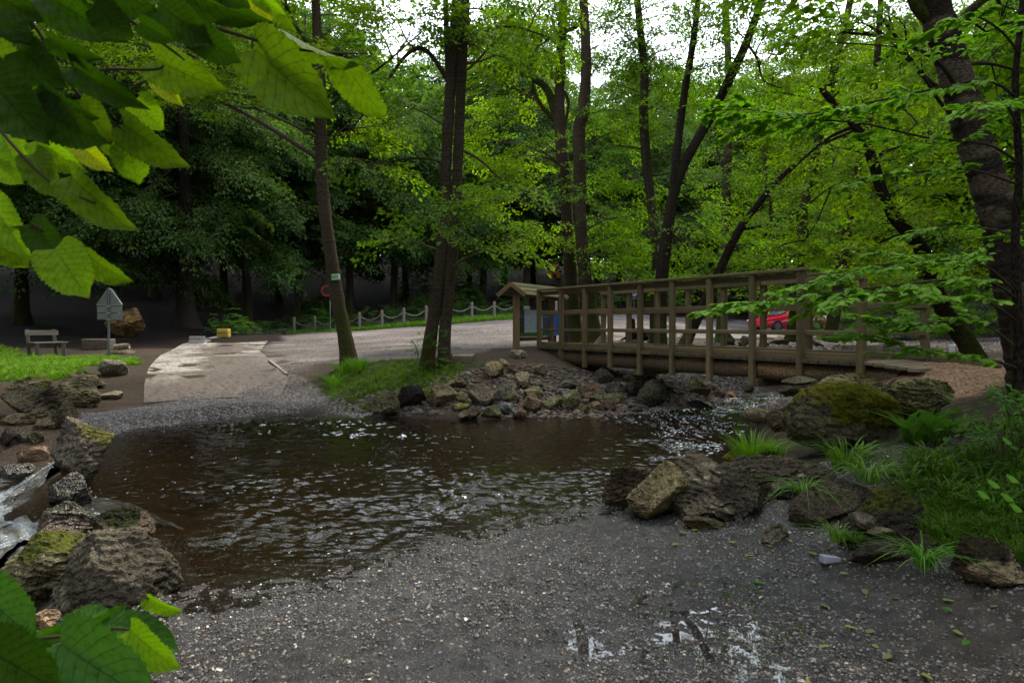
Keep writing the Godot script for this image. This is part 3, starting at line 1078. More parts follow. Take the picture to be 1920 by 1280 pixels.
func build_forest() -> void:
	var dark := Color(0.080, 0.135, 0.042)
	var deep := Color(0.052, 0.098, 0.034)
	var mid := Color(0.092, 0.175, 0.04)
	var lime := Color(0.135, 0.225, 0.03)
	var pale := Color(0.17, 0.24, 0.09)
	for q in [
			["spreading dark hornbeam over the bench, leftmost at the forest edge", 40, 31, .30, 4.4, 17, 5.0, dark, .55],
			["dark hornbeam behind the grey triangular sign with low drooping boughs", 215, 33, .26, 4.2, 18, 4.6, dark, .6],
			["thick grey-trunked beech above the mossy bank left of the road", 350, 33.5, .42, 5.2, 20, 5.2, dark, .55],
			["drooping dark beech right of the thick grey trunk", 465, 37, .25, 5.6, 20, 4.8, deep, .6],
			["slender dark beech behind the first bollard of the fence", 555, 41, .20, 5.8, 21, 4.6, dark, .5],
			["dark tree behind the trunk with the green number plate", 655, 42, .24, 5.6, 20, 4.8, deep, .5],
			["dark tree behind the middle of the bollard fence", 735, 43, .24, 5.4, 15, 4.8, dark, .5],
			["green-topped tree behind the twin-trunked alder", 820, 45, .24, 5.2, 14.5, 4.6, mid, .45],
			["dark tree behind the right end of the bollard fence", 905, 46, .24, 6.0, 22, 4.8, deep, .5],
			["dark-boughed tree behind the information board", 985, 47, .22, 5.6, 22, 4.6, dark, .55],
			["tree with hanging boughs left of the round truck sign", 1120, 49, .24, 5.0, 16, 4.6, mid, .4],
			["mid green tree behind the round truck sign", 1215, 50, .24, 5.0, 20, 4.6, dark, .4],
			["pale green tree on the slope above the red car's bonnet", 1345, 51, .24, 3.0, 15.5, 4.6, mid, .4],
			["bushy green tree on the slope right behind the red car", 1455, 50, .26, 3.2, 17, 4.8, mid, .35],
			["bushy lime-green tree behind the tail of the red car", 1580, 44, .26, 3.0, 18, 5.0, lime, .3],
			["lime-green tree on the slope behind the mossy pair of trunks", 1690, 38, .26, 3.0, 18, 4.8, lime, .3],
			["lime-green tree deep behind the leaning birch", 1800, 34, .24, 2.8, 18, 4.6, lime, .3],
			["green tree at the right edge beyond the woodchip path", 1930, 30, .24, 2.6, 17, 4.4, mid, .35]]:
		forest_tree("forest_tree", q[0], q[1], q[2], q[3], q[4], q[5], q[6], q[7], {"droop": q[8], "boughs": 42.0})
	for q in [
			["tall dark tree in the second row above the bench", -60, 40, .25, 4, 24, 5.4, deep], ["tall dark tree in the second row above the orange boulder", 130, 42, .25, 4, 25, 5.4, deep],
			["tall dark tree in the second row above the mossy bank", 290, 43, .25, 4, 25, 5.4, dark], ["tall dark tree in the second row above the yellow block", 420, 46, .25, 4, 25, 5.4, deep],
			["tall tree in the second row above the start of the fence", 520, 50, .25, 4, 26, 5.4, dark], ["tall tree in the second row left of the twin alder's crown", 620, 52, .25, 4, 26, 5.4, mid],
			["tree in the second row below the left gap of sky", 760, 56, .25, 4, 21, 5.2, mid], ["tree in the second row right of the twin alder", 880, 58, .25, 4, 21, 5.2, dark],
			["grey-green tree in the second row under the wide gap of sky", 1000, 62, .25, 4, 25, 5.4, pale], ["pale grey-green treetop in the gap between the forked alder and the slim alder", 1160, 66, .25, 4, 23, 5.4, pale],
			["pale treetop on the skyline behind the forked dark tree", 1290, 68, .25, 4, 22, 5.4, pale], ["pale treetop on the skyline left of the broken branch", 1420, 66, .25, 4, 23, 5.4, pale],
			["pale treetop between the twin alder and the oak", 830, 60, .25, 4, 23, 5.0, mid], ["green treetop left of the oak's forked limb", 945, 58, .25, 4, 23, 5.0, mid], ["pale treetop between the oak and the straight alder's leaves", 1075, 64, .25, 4, 25, 5.0, pale],
			["green treetop behind the slim alder", 1225, 60, .25, 4, 21, 5.0, mid], ["green treetop behind the straight pale-barked tree", 1360, 58, .25, 4, 20, 5.0, mid], ["green treetop below the broken branch in the sky gap", 1490, 60, .25, 4, 24, 5.0, mid],
			["tall treetop on the skyline right of the sky gap", 1560, 60, .25, 4, 25, 5.4, mid], ["tall tree in the second row behind the leaning birch", 1720, 52, .25, 4, 24, 5.4, mid],
			["tall tree in the second row at the right edge", 1880, 44, .25, 4, 22, 5.2, mid]]:
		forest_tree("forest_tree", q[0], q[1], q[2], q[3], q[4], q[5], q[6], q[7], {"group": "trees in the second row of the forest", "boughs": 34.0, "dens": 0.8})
	# the rest of the wood, one mass
	rng.seed = 77
	var xf: Array[Transform3D] = []
	var tint := PackedColorArray()
	for i in 5200:
		var a := rnd(-1.0, 1.0)
		var d := rnd(50.0, 95.0)
		var x := a * d * 1.0
		var px := 960.0 + F * x / d
		var top := lerpf(17.0, 25.0, smoothstep(900.0, 500.0, px))
		if px > 1500.0: top = lerpf(17.0, 22.0, smoothstep(1500.0, 1800.0, px))
		var g := land(x, -d)
		top = minf(top, 21.0 if px > 720.0 and px < 1560.0 else 26.0)
		var y := rnd(3.5, top)
		if d > 72.0: y = rnd(0.0, top)
		xf.append(Transform3D((Basis(Vector3.UP, rnd(0, TAU)) * Basis(Vector3.RIGHT, rnd(-0.5, 0.5))).scaled(Vector3.ONE * rnd(0.7, 1.3)), Vector3(x, minf(g + y, 26.0), -d)))
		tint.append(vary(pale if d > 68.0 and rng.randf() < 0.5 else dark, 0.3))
	for i in 2600:                       # unseen boughs added high over the valley to hold off sky light
		var p := Vector3(rnd(-26.0, 26.0), rnd(15.0, 22.0), rnd(-44.0, 4.0))
		if nz.get_noise_2d(p.x * 0.9, p.z * 0.9) < -0.02: continue
		if (p.y - 1.45) < 0.54 * -p.z + 1.5: continue
		if absf(p.x - 1.0) < 3.0 + 0.16 * -p.z and p.z < -6.0: continue
		xf.append(Transform3D((Basis(Vector3.UP, rnd(0, TAU)) * Basis(Vector3.RIGHT, rnd(-0.4, 0.4))).scaled(Vector3.ONE * rnd(0.6, 1.1)), p))
		tint.append(vary(mid, 0.3))
	for i in 9000:                       # unseen wood at both sides and behind the camera, thickened to dim ambient light
		var a := rnd(0.0, TAU)
		var d := rnd(15.0, 55.0)
		var p := Vector3(sin(a) * d, 0, cos(a) * d)
		if p.z < 0.0 and absf(p.x) < -p.z * 0.95: continue
		p.y = maxf(0.0, land(p.x, p.z)) * 0.8 + rnd(2.0 if d > 26.0 else 5.0, 21.0)
		xf.append(Transform3D((Basis(Vector3.UP, rnd(0, TAU)) * Basis(Vector3.RIGHT, rnd(-0.5, 0.5))).scaled(Vector3.ONE * rnd(0.7, 1.3)), p))
		tint.append(vary(mid, 0.3))
	tag(many("forest", spray("mass"), M.far_leaf, xf, tint), "dense dark wood filling the hillside behind the car park, with unseen boughs added overhead")


func build_trees() -> void:
	var lime := Color(0.235, 0.355, 0.022)
	var green := Color(0.155, 0.265, 0.028)
	var fresh := Color(0.18, 0.31, 0.026)
	tree("alder_tree", "slim alder with a green number plate, growing from the grassy mound", 13.9,
		[[[[657, 706], [649, 645], [632, 560], [620, 480], [608, 390], [602, 300], [600, 200], [596, 90], [591, -20], [586, -200], [580, -420]], .165, .07, .55],
		 [[[597, 130], [575, 80], [545, 30], [515, -60]], .05, .02, 0], [[[600, 190], [560, 205], [520, 190], [470, 150]], .04, .012, 0], [[[600, 215], [650, 170], [720, 120], [790, 60]], .035, .012, 0]],
		[[470, 40, 80, 60], [540, 20, 70, 60], [640, 30, 90, 60], [710, 60, 70, 50], [560, 110, 70, 40], [490, 150, 70, 40], [430, 200, 60, 40], [660, 120, 60, 40], [540, 180, 50, 30], [450, 110, 60, 40], [260, 80, 90, 60, 1.5], [330, 140, 80, 50, 1.0], [180, 60, 90, 50, 1.5], [100, 130, 90, 50, 1.5], [390, 90, 70, 60], [640, 250, 60, 40], [690, 300, 40, 25],
		 [600, -90, 160, 80], [440, -120, 160, 80], [750, -120, 140, 80], [250, -90, 140, 80]], lime, {"moss": .2})
	tree("twin_alder", "twin-trunked alder with flaking reddish bark, right of the number-plate tree", 13.2,
		[[[[797, 712], [806, 640], [818, 560], [828, 470], [834, 400], [836, 320], [841, 220], [847, 130], [854, 40], [860, -60], [868, -300]], .135, .085, .5],
		 [[[836, 712], [833, 640], [842, 540], [851, 440], [857, 340], [862, 220], [866, 120], [871, 20], [876, -120], [884, -320]], .125, .08, .5],
		 [[[843, 170], [838, 90], [836, 20], [832, -100]], .06, .04, 0],
		 [[[866, 90], [900, 62], [960, 50], [1030, 70]], .035, .012, 0], [[[845, 160], [800, 95], [760, 105], [700, 190], [660, 240]], .05, .015, 0], [[[836, 318], [815, 300], [760, 298], [690, 310]], .03, .01, 0], [[[863, 280], [900, 300], [945, 340], [990, 360]], .03, .01, 0]],
		[[740, 30, 60, 40], [790, 20, 50, 40], [820, 60, 40, 30], [910, 20, 40, 40], [950, 110, 40, 25], [700, 170, 50, 30], [760, 200, 40, 22], [760, 80, 40, 25], [930, 30, 60, 40], [980, 70, 50, 25], [1010, 20, 50, 40], [900, 95, 40, 22], [720, 240, 50, 25], [700, 320, 50, 22], [880, 60, 45, 30], [840, 20, 50, 25], [940, 70, 45, 25], [1000, 100, 40, 25], [880, 425, 55, 35, 1.0], [905, 385, 45, 20, 1.0], [760, 440, 45, 30, .6], [800, 400, 35, 20, .8], [940, 455, 45, 22, 1.2], [850, 370, 30, 20, 1.0], [980, 350, 40, 20, .4],
		 [800, -120, 180, 80], [980, -130, 150, 70]], green, {"dens": .62, "wound": true})
	tree("oak_tree", "stout oak with a low forked limb, directly behind the footbridge's left end", 20.0,
		[[[[1080, 648], [1074, 580], [1069, 500], [1064, 420], [1058, 330], [1050, 240], [1049, 170], [1052, 90], [1056, 0], [1060, -200]], .22, .12, .5],
		 [[[1047, 235], [1035, 190], [1020, 160], [985, 140], [950, 112], [915, 88], [880, 70]], .13, .05, 0], [[[1052, 235], [1030, 215], [1008, 185], [990, 130], [982, 112]], .08, .03, 0], [[[1058, 240], [1066, 195], [1055, 165], [1035, 130], [1010, 70], [985, 40]], .05, .02, 0], [[[1056, 60], [1085, 45], [1095, 0], [1105, -60]], .07, .03, 0]],
		[[950, 200, 70, 50], [905, 260, 50, 60], [960, 290, 70, 50], [1010, 330, 60, 45], [960, 370, 60, 40], [990, 430, 60, 35], [920, 330, 40, 40], [1040, 60, 60, 50], [1000, 90, 50, 40], [950, 60, 55, 40], [900, 20, 50, 35], [920, 110, 45, 35], [1080, 100, 40, 40], [1040, 5, 60, 40], [960, 10, 60, 35], [880, 150, 40, 30], [990, 40, 50, 40], [930, 150, 50, 35], [1000, 200, 45, 35], [1020, 260, 40, 30], [1070, 130, 40, 40], [1040, 460, 50, 30], [1100, 30, 50, 40], [960, 120, 50, 25], [1060, -110, 160, 80]], lime, {"dens": .85, "moss": .2})
	tree("straight_alder", "straight dark alder just right of the oak, behind the bridge rail", 19.0,
		[[[[1116, 645], [1105, 570], [1095, 500], [1089, 420], [1087, 320], [1086, 240], [1094, 210], [1099, 130], [1097, 50], [1093, -30], [1090, -240]], .20, .12, .5]],
		[[1150, 205, 60, 35], [1130, 240, 55, 35], [1170, 245, 45, 28], [1130, 110, 45, 45], [1150, 90, 40, 40], [1120, 300, 50, 40], [1130, 400, 60, 45], [1165, 440, 60, 40], [1180, 480, 60, 35], [1110, 350, 45, 35], [1140, 480, 50, 30], [1200, 400, 55, 40], [1090, -90, 130, 70]], fresh, {"dens": .9})
	tree("slim_alder", "slim wavering alder with sparse leaves against the sky, centre right", 18.0,
		[[[[1232, 655], [1228, 580], [1234, 500], [1224, 400], [1213, 310], [1207, 210], [1209, 130], [1199, 40], [1192, -60], [1186, -260]], .15, .08, .4],
		 [[[1208, 280], [1180, 275], [1150, 272]], .025, .008, 0], [[[1212, 330], [1240, 328], [1262, 322]], .025, .01, 0]],
		[[1185, 55, 40, 45], [1240, 60, 45, 40], [1240, 5, 50, 30], [1170, 10, 40, 25], [1150, 160, 30, 25], [1235, 130, 45, 45], [1180, 130, 40, 30], [1250, 190, 35, 40], [1215, 20, 40, 30], [1160, 60, 35, 40], [1180, 90, 40, 45], [1230, 100, 45, 45], [1260, 150, 40, 40], [1215, 170, 40, 40], [1270, 90, 35, 40], [1205, 100, 30, 40], [1260, 30, 40, 30], [1200, 440, 50, 40], [1235, 470, 50, 35], [1220, 515, 45, 25], [1260, 510, 45, 25], [1190, -90, 120, 70], [1165, 330, 30, 25]], green, {"dens": .62, "bark": Color(.10, .08, .06)})
	tree("forked_tree", "dark forked tree leaning right across the sky gap", 15.5,
		[[[[1236, 662], [1238, 590], [1242, 510], [1252, 430], [1262, 370], [1274, 330], [1292, 290], [1318, 245], [1340, 205], [1372, 140], [1402, 75], [1428, 0], [1452, -90]], .15, .07, .4],
		 [[[1263, 360], [1268, 300], [1276, 230], [1286, 160], [1298, 90], [1308, 10], [1316, -120]], .10, .05, 0],
		 [[[1400, 80], [1420, 110], [1432, 150], [1465, 165]], .03, .01, 0]],
		[[1330, 50, 45, 45], [1340, 5, 60, 30], [1290, 20, 40, 40], [1410, 5, 50, 25], [1290, 150, 40, 45], [1340, 110, 40, 40], [1390, 190, 45, 45], [1310, 400, 55, 40], [1290, 450, 55, 35], [1330, 470, 50, 35], [1360, 440, 45, 35], [1270, 520, 55, 25], [1330, 520, 55, 25], [1400, 30, 45, 30], [1440, 60, 40, 40], [1370, 60, 40, 35], [1320, 130, 40, 40], [1350, 170, 40, 40], [1430, 110, 45, 40], [1460, 20, 40, 30], [1450, 150, 45, 30], [1380, -100, 120, 60]], fresh, {"dens": .66, "bark": Color(.06, .045, .035)})
	tree("grey_tree", "straight pale-barked tree between the forked tree and the leaning stem", 22.0,
		[[[[1352, 650], [1356, 540], [1360, 430], [1364, 320], [1367, 220], [1366, 120], [1362, 20], [1358, -140]], .17, .09, .4], [[[1360, 330], [1345, 280], [1336, 210], [1328, 150]], .05, .02, 0]],
		[[1360, 300, 50, 60], [1400, 260, 50, 50], [1330, 340, 45, 40], [1385, 360, 50, 40], [1360, 420, 50, 35], [1420, 330, 45, 45], [1350, 130, 40, 50], [1380, 70, 40, 40], [1360, -80, 100, 60]], green, {"dens": .7, "bark": Color(.17, .13, .10), "moss": .05})
	tree("leaning_tree", "dark stem leaning steeply to the right behind the bridge rail", 14.8,
		[[[[1282, 650], [1305, 600], [1333, 545], [1362, 480], [1390, 425], [1420, 385], [1452, 345], [1500, 300], [1545, 270], [1600, 245]], .13, .03, .3],
		 [[[1390, 430], [1440, 420], [1500, 395], [1560, 350], [1620, 335]], .04, .01, 0], [[[1560, 350], [1545, 385], [1530, 420], [1510, 450]], .025, .008, 0]],
		[[1440, 400, 60, 35], [1400, 460, 60, 35], [1480, 330, 60, 30], [1530, 300, 55, 30], [1500, 420, 55, 35], [1580, 260, 55, 30], [1380, 500, 60, 25], [1450, 470, 50, 30]], fresh, {"dens": .62, "bark": Color(.045, .034, .027)})
	tree("bent_alder", "bent alder standing in front of the red car's rear door", 20.0,
		[[[[1484, 640], [1490, 590], [1497, 520], [1502, 440], [1512, 370], [1526, 310], [1540, 240], [1556, 165], [1574, 90], [1590, 25], [1604, -60], [1620, -220]], .16, .08, .5],
		 [[[1580, 50], [1570, 12], [1545, 4], [1515, 25]], .025, .008, 0]],
		[[1470, 140, 60, 50], [1500, 200, 60, 45], [1430, 170, 50, 40], [1560, 60, 45, 40], [1590, 110, 50, 40], [1480, 80, 40, 35], [1440, 220, 50, 40], [1550, 130, 50, 45], [1600, 170, 60, 50], [1480, 290, 60, 45], [1570, 240, 60, 45], [1470, 480, 60, 40], [1530, 440, 60, 40], [1620, 90, 60, 50], [1660, 40, 60, 50], [1520, 370, 60, 40], [1450, 540, 50, 25], [1650, -90, 150, 70]], lime, {"dens": .95})
	tree("mossy_tree", "tree with a bright mossy flank at the tail of the red car", 19.0,
		[[[[1556, 640], [1566, 580], [1578, 500], [1588, 440], [1597, 380], [1606, 330], [1622, 260], [1640, 160], [1650, 40], [1656, -120]], .16, .07, .5], [[[1597, 385], [1630, 372], [1665, 360]], .03, .01, 0]],
		[[1620, 300, 60, 45], [1560, 320, 55, 40], [1640, 380, 60, 40], [1590, 430, 60, 40], [1650, 220, 60, 45], [1560, 480, 60, 35], [1640, 470, 60, 35], [1690, 160, 60, 50], [1700, 80, 60, 50], [1600, 520, 60, 25]], lime, {"dens": .95, "moss": .75})
	tree("short_mossy_tree", "short pale mossy trunk leaning beside the bent alder at the red car", 20.5,
		[[[[1505, 638], [1494, 590], [1486, 560], [1470, 500], [1455, 440], [1440, 360], [1432, 280]], .13, .05, .6]],
		[[1445, 350, 45, 40], [1465, 430, 45, 35], [1430, 280, 40, 40]], green, {"dens": .6, "moss": .8, "bark": Color(.16, .13, .09)})
	tree("arching_tree", "arching dark tree with a snapped top, between the bridge and the birch", 11.0,
		[[[[1836, 690], [1812, 640], [1775, 590], [1750, 530], [1735, 480], [1712, 445], [1680, 410], [1655, 360], [1640, 310], [1622, 265], [1600, 230], [1575, 205], [1552, 180], [1535, 160]], .15, .05, .4],
		 [[[1606, 236], [1560, 255], [1515, 290], [1480, 325]], .035, .01, 0], [[[1642, 315], [1660, 280], [1690, 260], [1720, 230]], .03, .01, 0], [[[1650, 290], [1690, 275], [1730, 285], [1770, 305]], .03, .01, 0], [[[1715, 448], [1690, 440], [1650, 455], [1610, 475]], .03, .01, 0], [[[1538, 162], [1565, 155], [1600, 135]], .02, .008, 0]],
		[[1580, 165, 60, 30], [1620, 190, 60, 30], [1690, 200, 65, 35], [1740, 260, 60, 35], [1680, 300, 60, 30], [1720, 370, 65, 35], [1660, 420, 60, 25], [1600, 480, 60, 22], [1760, 330, 60, 35], [1640, 350, 55, 25], [1780, 430, 70, 35], [1720, 480, 70, 25], [1830, 500, 60, 35], [1560, 280, 55, 25]], lime, {"dens": .75, "bark": Color(.05, .036, .028)})
	tree("birch_tree", "thick leaning birch with peeling pale bark at the right edge", 6.6,
		[[[[1948, 790], [1928, 690], [1908, 580], [1892, 500], [1876, 420], [1850, 330], [1822, 250], [1800, 170], [1778, 90], [1752, 10], [1730, -80], [1690, -260]], .19, .135, .35],
		 [[[1762, 45], [1728, 20], [1712, -10], [1700, -60]], .08, .05, 0], [[[1784, 60], [1815, 25], [1850, -10], [1880, -60]], .05, .03, 0]],
		[[1640, 20, 60, 40, 1], [1700, 110, 60, 40, .8], [1580, 60, 60, 35, .6], [1850, 60, 50, 60, -1], [1900, 130, 40, 60, -1], [1880, 30, 60, 50, -.8], [1880, 230, 50, 50, -1], [1890, 330, 40, 50, -1.2], [1780, -120, 200, 90], [1560, -100, 160, 70]], fresh, {"dens": .55, "bark": Color(.055, .042, .033), "peel": true, "bark_mat": "birch_bark", "moss": .1})


# ------------------------------------------------------------------ stones

func icosphere(level: int) -> Array:
	if ico.has(level): return ico[level]
	var v: Array[Vector3] = []
	var f: Array[int] = []
	var t := (1.0 + sqrt(5.0)) / 2.0
	for q in [[-1, t, 0], [1, t, 0], [-1, -t, 0], [1, -t, 0], [0, -1, t], [0, 1, t], [0, -1, -t], [0, 1, -t], [t, 0, -1], [t, 0, 1], [-t, 0, -1], [-t, 0, 1]]: v.append(Vector3(q[0], q[1], q[2]).normalized())
	for q in [[0, 11, 5], [0, 5, 1], [0, 1, 7], [0, 7, 10], [0, 10, 11], [1, 5, 9], [5, 11, 4], [11, 10, 2], [10, 7, 6], [7, 1, 8], [3, 9, 4], [3, 4, 2], [3, 2, 6], [3, 6, 8], [3, 8, 9], [4, 9, 5], [2, 4, 11], [6, 2, 10], [8, 6, 7], [9, 8, 1]]:
		f.append(q[0]); f.append(q[2]); f.append(q[1])
	for l in level:
		var g: Array[int] = []
		var mid := {}
		for i in range(0, f.size(), 3):
			var m: Array[int] = []
			for e in 3:
				var a := f[i + e]
				var b := f[i + (e + 1) % 3]
				var key := Vector2i(mini(a, b), maxi(a, b))
				if not mid.has(key):
					mid[key] = v.size()
					v.append(((v[a] + v[b]) * 0.5).normalized())
				m.append(mid[key])
			for k in [f[i], m[0], m[2], f[i + 1], m[1], m[0], f[i + 2], m[2], m[1], m[0], m[1], m[2]]: g.append(k)
		f = g
	ico[level] = [v, f]
	return ico[level]


# a stone: a lump cut by planes, then roughened. half: its half size; cuts: how many flat faces
func stone(half: Vector3, seed_: int, level: int, cuts: int, col: Color, opt := {}) -> Shape:
	rng.seed = seed_
	var g := icosphere(level)
	var s := Shape.new()
	var planes := []
	for i in cuts: planes.append([Vector3(rnd(-1, 1), rnd(-1, 1), rnd(-1, 1)).normalized(), rnd(0.42, 0.82)])
	var off := Vector3(rnd(-50, 50), rnd(-50, 50), rnd(-50, 50))
	var big := maxf(half.x, maxf(half.y, half.z))
	var turn := Basis(Vector3.UP, rnd(-0.5, 0.5)) * Basis(Vector3.BACK, rnd(-0.22, 0.22) if not opt.get("level", false) else 0.0)
	var moss: float = opt.get("moss", 0.0)
	var strata := Vector3(rnd(-0.5, 0.5), 1.0, rnd(-0.5, 0.5)).normalized()
	var mcol: Color = opt.get("moss_color", Color(0.10, 0.12, 0.018))
	var wet: float = opt.get("wet", -9.0)          # height over the stone's middle below which it is wet and dark
	var lich: float = opt.get("lichen", 0.0)
	for d in g[0]:
		var p: Vector3 = d
		for q in planes:
			var e: float = p.dot(q[0]) - q[1]
			if e > 0.0: p -= q[0] * e
		p *= 1.22
		var tp: float = 1.0 - opt.get("taper", 0.3) * clampf(0.5 + 0.5 * p.y, 0.0, 1.0)
		p = Vector3(p.x * tp * 1.12, p.y, p.z * tp * 1.12)
		var n := nz.get_noise_3dv(p * 9.0 + off)
		var crack := absf(nf.get_noise_3dv(p * Vector3(14.0, 26.0, 14.0) + off))
		var rough: float = opt.get("rough", 1.0)
		var lay := p.dot(strata) * 5.0 + 1.6 * n
		p -= d * 0.055 * rough * (lay - floorf(lay))
		p += d * (0.13 * n * rough + 0.05 * nz.get_noise_3dv(p * 34.0 + off) * rough - 0.05 * maxf(0.0, 0.16 - crack) / 0.16 * rough)
		var o := turn * Vector3(p.x * half.x, p.y * half.y, p.z * half.z)
		var k := nz.get_noise_3dv(o * 16.0 + off)
		var c := col * (1.0 + 0.8 * k + 0.4 * n)
		if nf.get_noise_3dv(o * 30.0 + off) > 0.35: c = c.lerp(Color(0.10, 0.08, 0.065), 0.4)
		if lich > 0.0 and nz.get_noise_3dv(o * 42.0 - off) > 0.5 - lich * 0.45: c = c.lerp(Color(0.45, 0.45, 0.36), 0.7)
		var mk: float = moss * 1.5 - 0.75 + 0.55 * d.y + 1.1 * nz.get_noise_3dv(o * 11.0 - off)
		if moss > 0.0: c = c.lerp(mcol * (1.0 + 0.5 * k), smoothstep(-0.05, 0.15, mk))
		if moss > 0.4 and mk > 0.0: o += d * (0.012 * (1.0 + nf.get_noise_3dv(o * 150.0)))
		c = c * lerpf(0.32, 1.0, smoothstep(wet - 0.02, wet + 0.05, o.y))
		s.add(o, c)
	for i in g[1].size() / 3: s.tri(g[1][i * 3], g[1][i * 3 + 1], g[1][i * 3 + 2])
	return s


var stone_no := 0


# placed by the middle of its foot in the photograph, its width and its height in pixels
func rock(label: String, px: float, py: float, w: float, h: float, col: Color, opt := {}) -> MeshInstance3D:
	stone_no += 1
	var p := on(px, py) if not opt.has("d") else P(px, py, opt.d)
	var d := -p.z
	var half := Vector3(w * 0.5 * d / F, h * 0.58 * d / F, w * 0.5 * d / F * opt.get("deep", 0.8))
	var lv: int = 3 if w < 30 else 4 if w < 90 else 5
	var up := h * 0.46 * d / F
	var o := opt.duplicate()
	if opt.has("water"): o.wet = opt.water - (p.y + up)
	var s := stone(half, 1000 + stone_no * 7, lv, opt.get("cuts", 11), col, o)
	var at_ := p + Vector3(0, up, -half.z * 0.75)
	var m := put(opt.get("called", "rock"), s.mesh(true), M[opt.get("mat", "rock")], null, Transform3D(Basis(), at_))
	tag(m, label, opt.get("category", "rock"), opt.get("group", ""))
	return m


